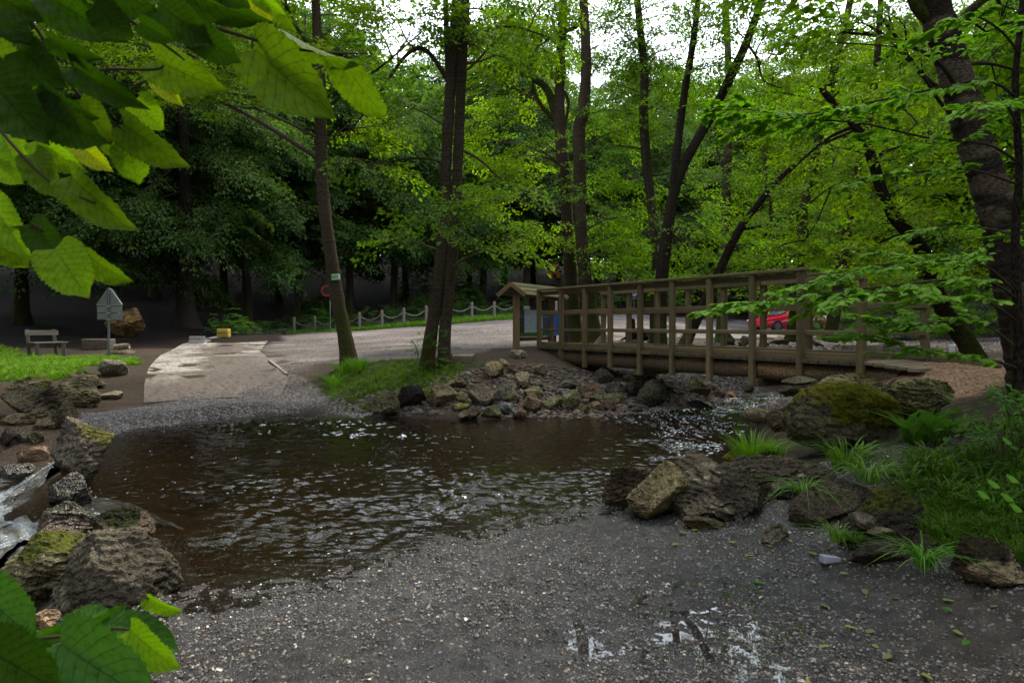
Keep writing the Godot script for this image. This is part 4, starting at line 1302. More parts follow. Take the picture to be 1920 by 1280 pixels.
func build_stones() -> void:
	var tan_ := Color(0.25, 0.21, 0.15)
	var grey := Color(0.20, 0.19, 0.18)
	var green := Color(0.17, 0.165, 0.105)
	var pink := Color(0.24, 0.175, 0.155)
	var blue := Color(0.18, 0.20, 0.22)
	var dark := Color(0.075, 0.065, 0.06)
	var pale := Color(0.37, 0.34, 0.28)
	var red := Color(0.20, 0.12, 0.10)
	var pile := "rocks of the pile along the far bank"
	var W := {"group": pile, "water": 0.04}
	var D := {"group": pile}
	for q in [
			["greenish wedge-shaped rock at the water's edge, left end of the rock pile", 731, 784, 42, 38, green, W],
			["low greenish rock tucked behind the wedge-shaped rock", 706, 772, 28, 23, green, D],
			["blackened rounded rock below the grassy mound", 765, 768, 50, 40, Color(0.02, 0.018, 0.018), D],
			["large tan tilted boulder below the twin-trunked alder", 820, 766, 60, 44, tan_, D],
			["small brown rounded rock above the tan tilted boulder", 855, 730, 28, 20, tan_, D],
			["grey upright rock leaning at the foot of the twin-trunked alder", 871, 722, 22, 29, grey, D],
			["square-cut grey-brown block in the middle of the left rock pile", 895, 760, 48, 31, Color(0.17, 0.15, 0.12), {"group": pile, "cuts": 6, "rough": 0.7}],
			["small grey-green rock left of the square-cut block", 864, 757, 20, 18, green, D],
			["brownish boulder right of the dark grass tuft on the bank", 924, 708, 38, 24, tan_, D],
			["tan stone above the boulder by the dark grass tuft", 938, 694, 28, 16, tan_, D],
			["pale flat stone on the path edge below the information board", 970, 672, 34, 13, pale, D],
			["whitish lumpy stone in the upper middle of the rock pile", 981, 729, 33, 26, pale, D],
			["long grey slanting boulder between the square block and the whitish stone", 946, 753, 44, 33, grey, D],
			["greenish grey rock resting against the long slanting boulder", 956, 759, 36, 22, green, D],
			["reddish brown pyramid-shaped rock at the waterline", 998, 777, 44, 32, Color(0.20, 0.15, 0.115), W],
			["mossy tan rock lying on the reddish brown pyramid-shaped rock", 996, 748, 36, 20, green, D],
			["pinkish flat boulder standing in the shallows", 879, 790, 46, 22, pink, W],
			["pale greenish stone at the waterline left of the blue-grey stone", 921, 785, 33, 20, green, W],
			["blue-grey rounded stone at the waterline", 952, 779, 32, 23, blue, W],
			["small brick-red stone beside the blue-grey stone at the waterline", 974, 786, 22, 16, red, W],
			["flat stone with yellow-green moss left of the waterline stones", 860, 769, 30, 13, Color(.2, .2, .06), D],
			["small pink stone standing in the water before the pinkish flat boulder", 850, 796, 15, 7, pink, W],
			["round green-grey rock right of the reddish pyramid at the waterline", 1042, 769, 35, 23, green, W],
			["egg-shaped greenish tan boulder in the middle of the waterline", 1074, 771, 35, 32, green, W],
			["smooth tan stone on the bare slope below the bridge's left end", 1013, 705, 25, 18, tan_, D],
			["flat grey stone under the smooth tan stone of the bare slope", 1007, 724, 23, 12, grey, D],
			["blue-grey slab-like stone among brown rubble", 1054, 746, 27, 17, blue, D],
			["green-grey rock behind the egg-shaped boulder", 1121, 757, 28, 21, green, D],
			["grey-green flat-topped rock above the reddish waterline stones", 1150, 757, 32, 18, green, D],
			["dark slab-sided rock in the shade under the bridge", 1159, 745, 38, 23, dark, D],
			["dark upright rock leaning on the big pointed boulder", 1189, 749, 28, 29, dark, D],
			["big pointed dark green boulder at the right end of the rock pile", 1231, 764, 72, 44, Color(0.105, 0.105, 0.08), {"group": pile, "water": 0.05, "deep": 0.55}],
			["tan flat slab under the bridge posts", 1196, 723, 46, 22, Color(.26, .22, .17), D],
			["pinkish boulder behind the tan slab under the bridge", 1217, 714, 30, 23, pink, D],
			["tilted boulder half green and half tan on the gravel bar", 1309, 745, 42, 35, green, D],
			["wet dark flat rock in the riffle below the gravel bar", 1317, 771, 42, 16, dark, {"group": pile, "mat": "wet_rock", "water": 0.1}],
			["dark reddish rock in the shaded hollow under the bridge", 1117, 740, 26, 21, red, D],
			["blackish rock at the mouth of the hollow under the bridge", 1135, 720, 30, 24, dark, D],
			["low mossy stone at the waterline below the egg-shaped boulder", 1095, 777, 26, 13, Color(.16, .17, .06), W],
			["small grey-tan stone between the egg-shaped boulder and the reddish one", 1118, 771, 19, 15, tan_, W],
			["reddish brown stone at the waterline right of the egg-shaped boulder", 1138, 771, 27, 19, red, W],
			["small pale grey stone left of the big pointed boulder", 1181, 767, 20, 15, grey, W],
			["flat wet brown stone at the foot of the big pointed boulder", 1192, 774, 30, 10, Color(.12, .10, .08), W],
			["grey angular rock above the blue-grey slab-like stone", 1066, 733, 28, 17, grey, D],
			["brown rock right of the grey angular rock under the first bridge posts", 1092, 748, 26, 18, Color(.16, .13, .10), D],
			["small orange stone on the gravel bar", 1374, 745, 15, 10, Color(.36, .20, .11), D],
			["dark lump of rock at the right end of the gravel bar", 1404, 738, 24, 15, dark, D],
			["black wet stone in the rapids below the gravel bar", 1398, 757, 26, 8, dark, {"group": pile, "mat": "wet_rock", "water": 0.2}],
			["pinkish brown stone at the edge of the rapids", 1349, 748, 24, 16, pink, D],
			["small grey stone above the pinkish brown stone of the rapids", 1338, 735, 18, 11, grey, D],
			["thin grey stone on the bare slope left of the whitish lumpy stone", 955, 715, 22, 12, grey, D],
			["brown stone by the little moss cushion on the bank", 961, 700, 20, 13, Color(.18, .15, .11), D],
			["grey stone under the whitish lumpy stone", 975, 744, 20, 12, grey, D],
			["dusty stone beneath the bridge's third front post", 1100, 728, 22, 12, Color(.16, .14, .12), D],
			["grey stone between the dark upright rock and the tan slab", 1170, 730, 24, 12, grey, D]]:
		rock(q[0], q[1], q[2], q[3] * 1.16, q[4] * 1.14, q[5] * 1.3, q[6])
	# the left bank and the overflow
	var left := "rocks of the left bank"
	for q in [
			["tall pinkish grey boulder with a green top at the left edge of the pool", 130, 912, 128, 122, Color(.245, .215, .205), {"moss": .12, "moss_color": Color(.17, .17, .05), "water": .14, "cuts": 13}],
			["black wet rock in front of the tall pinkish grey boulder", 121, 950, 76, 56, Color(.03, .026, .02), {"mat": "wet_rock", "moss": .2, "water": .05}],
			["flat mossy rock in the overflow, its right part", 205, 1025, 118, 62, Color(.15, .115, .10), {"moss": .3, "moss_color": Color(.03, .035, .008), "water": .04, "d": 4.35}],
			["flat mossy rock in the overflow, its darker left part", 105, 1022, 130, 60, Color(.12, .08, .065), {"moss": .45, "moss_color": Color(.03, .035, .008), "d": 4.45, "mat": "wet_rock"}],
			["large streaked brown boulder at lower left", 165, 1176, 235, 158, Color(.165, .148, .13), {"lichen": .28, "d": 3.55, "cuts": 12, "deep": .7}],
			["broad pale olive boulder lying behind the large streaked one", 60, 1122, 310, 108, Color(.27, .25, .17), {"d": 3.95, "moss": .1, "deep": .6}],
			["small sandy pink stone at the foot of the large streaked boulder", 78, 1184, 52, 40, Color(.42, .31, .23), {"d": 3.2}],
			["small pinkish flat stone in the water beside the large streaked boulder", 283, 1128, 28, 22, pink, {"d": 3.75, "water": .03}],
			["olive angular boulder on the left bank in front of the lawn", 142, 764, 92, 62, Color(.30, .27, .18), {}],
			["flat pale stone right of the olive angular boulder", 206, 750, 42, 15, pale, {}],
			["rounded whitish boulder on the lawn's edge near the sign post", 199, 706, 54, 30, Color(.45, .44, .38), {"cuts": 6}],
			["brown stone behind the olive angular boulder", 182, 726, 26, 16, Color(.17, .14, .11), {}],
			["dark standing stone between the olive boulder and the tall pinkish boulder", 118, 805, 46, 52, Color(.13, .115, .085), {"moss": .15}],
			["long mossy stone block at the left edge below the lawn", 36, 790, 110, 62, Color(.13, .115, .085), {"moss": .25, "cuts": 5}],
			["slanting mossy slab above the long mossy block", 48, 735, 90, 24, Color(.20, .19, .12), {"moss": .4}],
			["small grey stone at the lower edge of the lawn", 42, 718, 20, 9, grey, {}],
			["flat tan capping stone of the low masonry wall, left one", 22, 800, 52, 20, tan_, {}],
			["flat tan capping stone of the low masonry wall, right one", 72, 808, 56, 18, tan_, {}],
			["grey rough stone of the low masonry wall, left one", 28, 830, 30, 26, grey, {}],
			["pale tan stone of the low masonry wall, right one", 58, 832, 34, 22, tan_, {}],
			["dark grey stone at the bottom of the low masonry wall", 4, 838, 34, 34, dark, {}],
			["orange-stained wet stone above the white overflow", 40, 872, 70, 30, Color(.22, .12, .06), {"mat": "wet_rock", "d": 6.7}],
			["black wet stone in the white overflow", 20, 905, 60, 34, dark, {"mat": "wet_rock", "d": 6.2}],
			["big orange-tan boulder behind the triangular sign", 226, 629, 96, 46, Color(.52, .35, .18), {"cuts": 9, "called": "boulder", "category": "boulder"}]]:
		var o: Dictionary = q[6]
		o.group = left
		rock(q[0], q[1], q[2], q[3], q[4], q[5], o)
	# the near right bank
	var right := "rocks of the right bank"
	for q in [
			["yellowish tan upright boulder at the front of the ford's right bank", 1240, 968, 98, 88, Color(.27, .235, .14), {"cuts": 8, "taper": .15, "d": 5.0, "water": .05}],
			["low mossy dark rock left of the yellowish upright boulder", 1180, 955, 112, 78, Color(.15, .12, .095), {"moss": .25, "moss_color": Color(.035, .045, .01), "d": 5.3}],
			["broad rough grey boulder right of the yellowish upright boulder", 1335, 986, 205, 112, Color(.15, .13, .11), {"d": 5.0, "taper": .0, "cuts": 8, "lichen": .12, "moss": .12, "moss_color": Color(.05, .055, .012), "rough": 1.5}],
			["dark tall split boulder with a grey flat side", 1408, 1000, 104, 106, Color(.095, .085, .078), {"d": 4.8, "cuts": 7, "taper": .25}],
			["blackish lichen-flecked boulder behind the split boulder", 1465, 952, 170, 92, Color(.10, .09, .072), {"d": 5.2, "taper": .05, "cuts": 8, "lichen": .12}],
			["small cushion-like stone covered in yellow moss", 1378, 866, 46, 17, Color(.26, .26, .05), {"d": 5.9, "moss": .8, "moss_color": Color(.24, .25, .03), "mat": "moss_rock"}],
			["low grey stone under the bright grass tuft", 1440, 866, 60, 26, Color(.14, .125, .10), {"d": 5.75}],
			["pale flat-topped block at the stream's right edge", 1434, 792, 56, 24, Color(.22, .20, .13), {"cuts": 5, "rough": .6, "d": 8.1}],
			["brownish block behind the pale flat-topped block", 1462, 806, 52, 30, Color(.17, .14, .10), {"d": 7.5}],
			["thin slab on top of the stacked stones under the bridge", 1519, 722, 76, 13, Color(.20, .19, .12), {"cuts": 4, "rough": .5, "d": 8.6}],
			["dark lower stone of the stack under the bridge, left one", 1488, 744, 44, 25, Color(.12, .10, .075), {"d": 8.5}],
			["brown lower stone of the stack under the bridge, right one", 1537, 742, 40, 24, Color(.15, .12, .09), {"d": 8.4}],
			["rounded sandy stone beside the big mossy boulder", 1511, 762, 46, 23, Color(.36, .28, .19), {"d": 7.7}],
			["big boulder largely covered in yellow-green moss", 1614, 858, 182, 116, Color(.18, .165, .12), {"moss": .42, "taper": .12, "moss_color": Color(.17, .18, .018), "mat": "moss_rock", "d": 6.3, "cuts": 9, "deep": .7}],
			["pale greenish boulder on top, against the bridge's right post", 1628, 746, 138, 40, Color(.27, .26, .15), {"d": 7.2, "moss": .12, "moss_color": Color(.13, .15, .02)}],
			["long pale olive boulder right of the mossy boulder", 1754, 790, 136, 78, Color(.27, .26, .155), {"d": 6.4, "moss": .1, "moss_color": Color(.10, .12, .02)}],
			["small grey boulder between the mossy boulder and the olive boulder", 1690, 750, 60, 34, Color(.22, .20, .15), {"d": 7.0}],
			["stained concrete-like slab overhanging the ford", 1592, 996, 190, 74, Color(.10, .080, .066), {"cuts": 4, "rough": .5, "level": true, "d": 4.5, "deep": .6}],
			["long dark sloping slab in front of the stained slab", 1690, 1072, 250, 130, Color(.06, .05, .042), {"cuts": 6, "d": 4.0, "deep": .6, "moss": .1}],
			["layered dark slab at the ford's edge under the sloping slab", 1660, 1062, 120, 40, Color(.08, .07, .06), {"cuts": 5, "d": 3.75, "deep": .5}],
			["rough pitted grey stone resting on the sloping slab", 1617, 988, 46, 30, Color(.19, .17, .15), {"d": 3.85, "rough": 1.6}],
			["flat lichen-grey stone resting on the sloping slab", 1658, 1006, 46, 19, Color(.26, .26, .16), {"d": 3.8, "cuts": 5}],
			["long sandy boulder with dark moss at the right edge of the ford", 1868, 1118, 150, 96, Color(.27, .21, .155), {"d": 3.3, "moss": .25, "moss_color": Color(.035, .03, .015), "deep": .6}],
			["dark mossy boulder between the sloping slab and the sandy boulder", 1770, 1080, 120, 70, Color(.055, .045, .035), {"d": 3.75, "moss": .2}],
			["grey stone with a dark ring lying on the ford", 1460, 1020, 54, 34, Color(.20, .18, .155), {"d": 4.3, "cuts": 8}],
			["low olive stone at the foot of the split boulder", 1345, 1003, 100, 22, Color(.12, .105, .06), {"d": 4.65, "cuts": 5}]]:
		var o: Dictionary = q[6]
		o.group = right
		rock(q[0], q[1], q[2], q[3], q[4], q[5], o)
	# beyond the bridge
	var far := "rocks on the gravel beyond the bridge"
	for q in [
			["white pointed stone seen under the bridge rail behind the oak", 1133, 650, 30, 22, Color(.55, .52, .46)], ["pale stone left of the uprooted stump", 1165, 652, 26, 13, pale],
			["grey stone in front of the uprooted stump", 1200, 652, 30, 14, grey], ["grey lichen-covered stone right of the uprooted stump", 1222, 650, 24, 20, grey],
			["dark rounded boulder seen under the rail left of the red car", 1368, 648, 25, 20, Color(.16, .14, .115)], ["greenish boulder next to the dark rounded boulder under the rail", 1397, 650, 31, 18, Color(.17, .155, .115)],
			["pale stone in the gravel below the red car's bonnet", 1436, 650, 26, 14, pale], ["long log-like grey stone in the gravel below the red car", 1470, 646, 44, 18, Color(.24, .21, .19)],
			["small grey stone in the gravel under the red car's tail", 1535, 648, 24, 10, grey], ["pale rounded stone behind the bridge's last back post", 1625, 624, 26, 13, pale],
			["tilted grey block on the dark slope right of the red car", 1588, 606, 28, 24, Color(.22, .19, .17)], ["tan stone at the foot of the thick trunk right of the bridge", 1676, 622, 34, 16, tan_]]:
		rock(q[0], q[1], q[2], q[3], q[4], q[5], {"group": far})
	var wedge := Shape.new()
	var wp := on(1557, 1057)
	var b := Basis(Vector3.UP, 0.25)
	wedge.box(Transform3D(Basis(), Vector3(0, 0.022, 0)), Vector3(0.115, 0.044, 0.05), 0.006, Color(.30, .30, .36))
	for i in wedge.v.size():
		if wedge.v[i].y > 0.02: wedge.v[i].y = 0.044 - 0.02 * smoothstep(-0.02, 0.06, wedge.v[i].x)
	tag(put("stone_wedge", wedge.mesh(), M.dry_pebble, null, Transform3D(b, wp + Vector3.UP * 0.01)), "smooth bluish grey wedge-shaped stone lying alone on the wet gravel", "stone")
	build_gravel()


func build_gravel() -> void:
	rng.seed = 5
	var shapes: Array[ArrayMesh] = []
	for i in 4: shapes.append(stone(Vector3(1.0, 0.55, 0.75), 300 + i, 1, 5, Color(1, 1, 1), {"rough": 0.5}).mesh(i % 2 == 0))
	var tones := [Color(.14, .13, .125), Color(.10, .09, .085), Color(.19, .17, .155), Color(.21, .175, .14), Color(.13, .12, .13), Color(.36, .31, .24), Color(.20, .12, .08), Color(.07, .06, .055), Color(.10, .095, .09)]
	var sets: Array = [[], [], [], []]
	var cols := [PackedColorArray(), PackedColorArray(), PackedColorArray(), PackedColorArray()]
	var n := 0
	while n < 46000:
		var d := 1.9 + 4.3 * pow(rng.randf(), 1.35)
		var x := rnd(-0.78, 0.9) * d
		if x < -2.4 or x > 4.4 or d > 5.9: continue
		var side := pool_side(x, -d)
		if side < -0.9 or (side < 0.0 and rng.randf() < 0.45): continue
		if nz.get_noise_2d(x * 5.0, d * 5.0) < rnd(-0.7, 0.15): continue
		n += 1
		var r := 0.0035 + 0.0085 * pow(rng.randf(), 3.2)
		if rng.randf() < 0.01: r *= 1.8
		var k := rng.randi() % 4
		sets[k].append(Transform3D((Basis(Vector3.UP, rnd(0, TAU)) * Basis(Vector3.RIGHT, rnd(-0.5, 0.5))).scaled(Vector3.ONE * r), Vector3(x, ford_h(x, -d) + r * 0.12, -d)))
		cols[k].append(vary(tones[mini(8, int(9.0 * pow(rng.randf(), 1.3)))], 0.3))
	for k in 4:
		var xf: Array[Transform3D] = []
		xf.assign(sets[k])
		tag(many("wet_gravel", shapes[k], M.pebble, xf, cols[k]), "wet mixed gravel covering the ford in the foreground")
	# the dry beach at the foot of the ramp, the far bank and the gravel bar
	for zone in [["beach_gravel", z_beach, 20000, 0.008, 0.024, Color(.20, .18, .175), "light grey gravel beach at the foot of the concrete ramp"],
			["bar_gravel", z_bar, 9000, 0.016, 0.06, Color(.19, .16, .15), "pinkish grey river gravel under and beyond the bridge"],
			["river_gravel", plan([[1170, 12.4], [1230, 11.4], [1320, 11.0], [1480, 11.4], [1500, 14], [1330, 14.8], [1200, 14.2]]), 7000, 0.014, 0.06, Color(.17, .145, .135), "pinkish grey gravel at the water's edge under the bridge"],
			["bank_rubble", plan([[650, 11.2], [760, 10.6], [1000, 10.5], [1260, 10.8], [1330, 12.2], [1240, 13.0], [1100, 13.4], [1000, 13.2], [860, 12.4], [690, 11.7]]), 5200, 0.016, 0.085, Color(.105, .085, .07), "brown stone rubble between the larger rocks of the far bank"],
			["wood_chips", z_chips, 5000, 0.014, 0.028, Color(.34, .21, .13), "reddish brown wood chips on the path at the bridge's right end"],
			["park_gravel", plan([[560, 15], [1000, 16.5], [1250, 24], [1000, 30], [540, 30], [520, 20]]), 3000, 0.015, 0.03, Color(.26, .23, .22), "loose pale gravel on the car park"]]:
		var xf: Array[Transform3D] = []
		var tint := PackedColorArray()
		var poly: PackedVector2Array = zone[1]
		var lo := poly[0]
		var hi := poly[0]
		for q in poly:
			lo = lo.min(q)
			hi = hi.max(q)
		var tries := 0
		while xf.size() < int(zone[2]) and tries < 200000:
			tries += 1
			var p := Vector2(rnd(lo.x, hi.x), rnd(lo.y, hi.y))
			if not inside(poly, p.x, p.y): continue
			var r := lerpf(zone[3], zone[4], pow(rng.randf(), 4.0))
			var y := gy(p.x, p.y)
			if y < -0.06: continue
			var b := (Basis(Vector3.UP, rnd(0, TAU)) * Basis(Vector3.RIGHT, rnd(-0.4, 0.4))).scaled(Vector3.ONE * r)
			if zone[0] == "wood_chips": b = b * Basis.from_scale(Vector3(1.0, 0.3, 0.4))
			xf.append(Transform3D(b, Vector3(p.x, y + 0.05 * nz.get_noise_2d(p.x * 5.0, p.y * 5.0) + r * 0.2, p.y)))
			tint.append(vary(zone[5], 0.4))
		tag(many(zone[0], shapes[rng.randi() % 4], M.dry_pebble, xf, tint), zone[6])
	# leaves fallen on the ford, and the litter of the dark slope
	var lf := leaf_blade(0.62, 0.10, 0.12, 6)
	for q in [[1480, 1015, 0], [1445, 1028, 1], [1530, 1043, 0], [1552, 1030, 1], [1398, 1045, 0], [1275, 1002, 1], [1300, 998, 0], [1380, 1020, 0], [1590, 1078, 1], [1430, 1092, 2], [1680, 1113, 0], [1620, 1098, 1], [1585, 1158, 0], [1640, 1160, 1], [1770, 1122, 0],
			[1785, 1140, 2], [1860, 1138, 1], [1790, 1175, 0], [1670, 1208, 1], [1540, 1195, 0], [1815, 1195, 2], [1730, 1252, 0], [1460, 1268, 2], [1270, 1020, 1], [1540, 1120, 1], [1645, 1190, 0], [1230, 1035, 1], [1512, 1262, 0]]:
		var p := on(q[0], q[1])
		p.y = ford_h(p.x, p.z) + 0.014
		var l := rnd(0.035, 0.06)
		var o := put("fallen_leaf", lf, M.leaf_yellow if q[2] == 0 else M.leaf_olive if q[2] == 1 else M.leaf_green, null, Transform3D((Basis(Vector3.UP, rnd(0, TAU)) * Basis(Vector3.RIGHT, -PI * 0.5 + rnd(-0.2, 0.2))).scaled(Vector3.ONE * l), p))
		var tone: String = ["yellow-green", "pale olive", "fresh green"][q[2]]
		tag(o, "small %s fallen leaf on the wet gravel near the right bank" % tone, "leaf", "%s leaves fallen on the ford" % tone)


# a broad leaf along +y, 1 long, lying in the xy plane and facing +z; wide: its width; bend: how far the tip falls back; fold: how far the halves lift
func leaf_blade(wide: float, bend: float, fold: float, rows: int, teeth := 0.0, seed_ := 1) -> ArrayMesh:
	rng.seed = seed_
	var s := Shape.new()
	var ph := rnd(0, 9)
	for i in rows + 1:
		var t := float(i) / rows
		var e2 := 2.0 * pow(clampf(t * 0.955 + 0.045, 0, 1), 0.82) - 1.0
		var w := wide * 0.5 * pow(maxf(0.0, 1.0 - e2 * e2), 0.56) * (1.0 - 0.42 * smoothstep(0.84, 0.965, t))
		if i == rows: w = 0.0
		for j in 7:
			var u := (j - 3) / 3.0
			var e := w
			if absf(u) > 0.9 and i > 0 and i < rows: e *= 1.0 + teeth * (1.0 if i % 2 == 0 else -1.0)
			var y := t - 0.10 * absf(u) * (1.0 - t) * (1.0 if t > 0.02 else 0.0) - 0.05 * u * u * sin(PI * t)
			if i == 0: y = -0.07 * absf(u)
			var zz := -bend * t * t + fold * absf(u) * w + 0.018 * sin(t * 30.0 + ph) * absf(u) * (teeth * 8.0 + 0.3) + 0.03 * sin(t * 7.0 + u * 2.0 + ph) * absf(u)
			s.add(Vector3(u * e, y, zz), Color.WHITE, Vector2(u * 0.5 + 0.5, t))
	for i in rows:
		for j in 6:
			var a := i * 7 + j
			s.tri(a, a + 7, a + 1)
			s.tri(a + 1, a + 7, a + 8)
	return s.mesh(true)


# ------------------------------------------------------------------ the footbridge

const B0 := Vector3(1.02, 0, -14.1)            # foot of its second front post
const BD := Vector3(0.5103, 0, 0.8600)         # along it, towards the right bank
const BN := Vector3(0.8600, 0, -0.5103)        # across it, away from the camera


func bpt(s: float, n: float, y: float) -> Vector3: return B0 + BD * s + BN * n + Vector3.UP * y


func beam(called: String, a: Vector3, b: Vector3, w: float, h: float, o: Node3D, col: Color, mat_ := "timber") -> void:
	var s := Shape.new()
	var l := a.distance_to(b)
	s.box(Transform3D(), Vector3(l, h, w), 0.007, Color.WHITE)
	for i in s.v.size():
		var p := s.v[i]
		s.c[i] = col * (1.0 + 0.42 * nf.get_noise_3d(p.x * 40.0, p.y * 160.0 + a.z * 90.0, p.z * 160.0))
		s.c[i] = s.c[i].lerp(Color(0.12, 0.13, 0.045), clampf(1.5 * nz.get_noise_3d(p.x * 6.0 + a.x * 30.0, p.y * 20.0, a.z * 30.0), 0.0, 0.6))
	var d := (b - a).normalized()
	var up := Vector3.UP if absf(d.y) < 0.9 else BN
	var zz := d.cross(up).normalized()
	put(called, s.mesh(), M[mat_], o, Transform3D(Basis(d, zz.cross(d), zz), (a + b) * 0.5 - o.position))


func build_bridge() -> void:
	rng.seed = 9
	var o := thing("footbridge", "weathered timber footbridge with open railings over the stream", "footbridge", bpt(0, 0, 0.5))
	var wood := Color(0.215, 0.162, 0.092)
	var fr := [-0.84, 0.0, 0.80, 1.60, 2.42, 3.22, 4.04, 4.86, 5.66, 6.52]
	for i in fr.size():
		var s: float = fr[i]
		var top := 2.165 + (0.0 if i < 9 else -0.43)
		beam("post", bpt(s, 0, 0.60 + rnd(-0.05, 0.05)), bpt(s + rnd(-0.01, 0.01), 0, top), 0.085, 0.085, o, vary(wood, 0.15))
	var bk := [0.1, 0.93, 1.75, 2.57, 3.4, 4.22, 5.05, 5.9, 6.75]
	for s in bk: beam("post", bpt(s, 1.02, 0.8), bpt(s, 1.02, 2.10 if s < 6.5 else 1.72), 0.085, 0.085, o, vary(wood, 0.15))
	# rails, each in lengths that meet at the posts
	for side in [0, 1]:
		var n: float = [-0.0, 1.02][side]
		var inn: float = [0.062, -0.062][side]
		var joints: Array = [[-0.86, 1.60, 4.04, 5.72], [0.08, 1.75, 4.22, 5.95]][side]
		for k in 3:
			var a: float = joints[k] + 0.004
			var b: float = joints[k + 1] - 0.004
			beam("handrail", bpt(a, n, 2.19), bpt(b, n, 2.19), 0.12, 0.045, o, vary(wood, 0.12))
			beam("handrail_beam", bpt(a, n + inn, 2.115), bpt(b, n + inn, 2.115), 0.034, 0.085, o, vary(wood, 0.12))
		joints = [[-0.86, 1.60, 4.04, 6.56], [0.08, 1.75, 4.22, 6.80]][side]
		for k in 3:
			var a: float = joints[k] + 0.004
			var b: float = joints[k + 1] - 0.004
			for y in [1.70, 1.335]: beam("rail", bpt(a, n + inn, y), bpt(b, n + inn, y), 0.034, 0.085 if y > 1.5 else 0.06, o, vary(wood, 0.14))
			beam("kick_rail", bpt(a, n + inn * 1.35, 1.035), bpt(b, n + inn * 1.35, 1.035), 0.06, 0.085, o, vary(wood, 0.14))
	var x := -0.84
	while x < 6.5:
		beam("deck_plank", bpt(x, -0.03, 0.955), bpt(x, 1.05, 0.955), 0.138, 0.06, o, vary(Color(0.12, 0.09, 0.06), 0.25))
		x += 0.146
	# the two bearing logs, thick end at the left bank
	for n in [0.16, 0.86]:
		var pts := PackedVector3Array()
		var rad := PackedFloat32Array()
		for i in 24:
			var t := i / 23.0
			pts.append(bpt(lerpf(-0.80, 6.95, t), n, 0.78 - 0.0 * t) - o.position + Vector3(0, 0.012 * nf.get_noise_2d(i * 20.0, n * 90.0), 0))
			rad.append(lerpf(0.145, 0.118, t) * (1.0 + 0.06 * nf.get_noise_2d(i * 31.0, 7.0 + n * 50.0)))
		var s := Shape.new()
		s.tube(pts, rad, 14, nf, 0.12, Color.WHITE)
		for i in s.v.size():
			var p := s.v[i]
			var k := nz.get_noise_3d(p.x * 4.0, p.y * 14.0, p.z * 4.0)
			s.c[i] = Color(0.21, 0.145, 0.095) * (1.0 + 0.6 * k) if k < 0.24 else Color(0.50, 0.30, 0.15)
		put("bearing_log", s.mesh(true), M.log, o)
	for s in [2.3, 4.9]: beam("crossbeam", bpt(s, 0.0, 0.60), bpt(s, 1.02, 0.60), 0.12, 0.10, o, wood * 0.7)
	# the short ramp down to the wood-chip path
	for k in 5: beam("ramp_board", bpt(6.60 + 0.14 * k, 0.0, 0.965 - 0.012 * k), bpt(6.60 + 0.14 * k, 1.04, 0.965 - 0.012 * k), 0.132, 0.05, o, vary(Color(0.25, 0.20, 0.14), 0.15))
	beam("ramp_curb", bpt(6.56, 1.08, 1.02), bpt(7.6, 1.08, 0.985), 0.08, 0.09, o, wood)


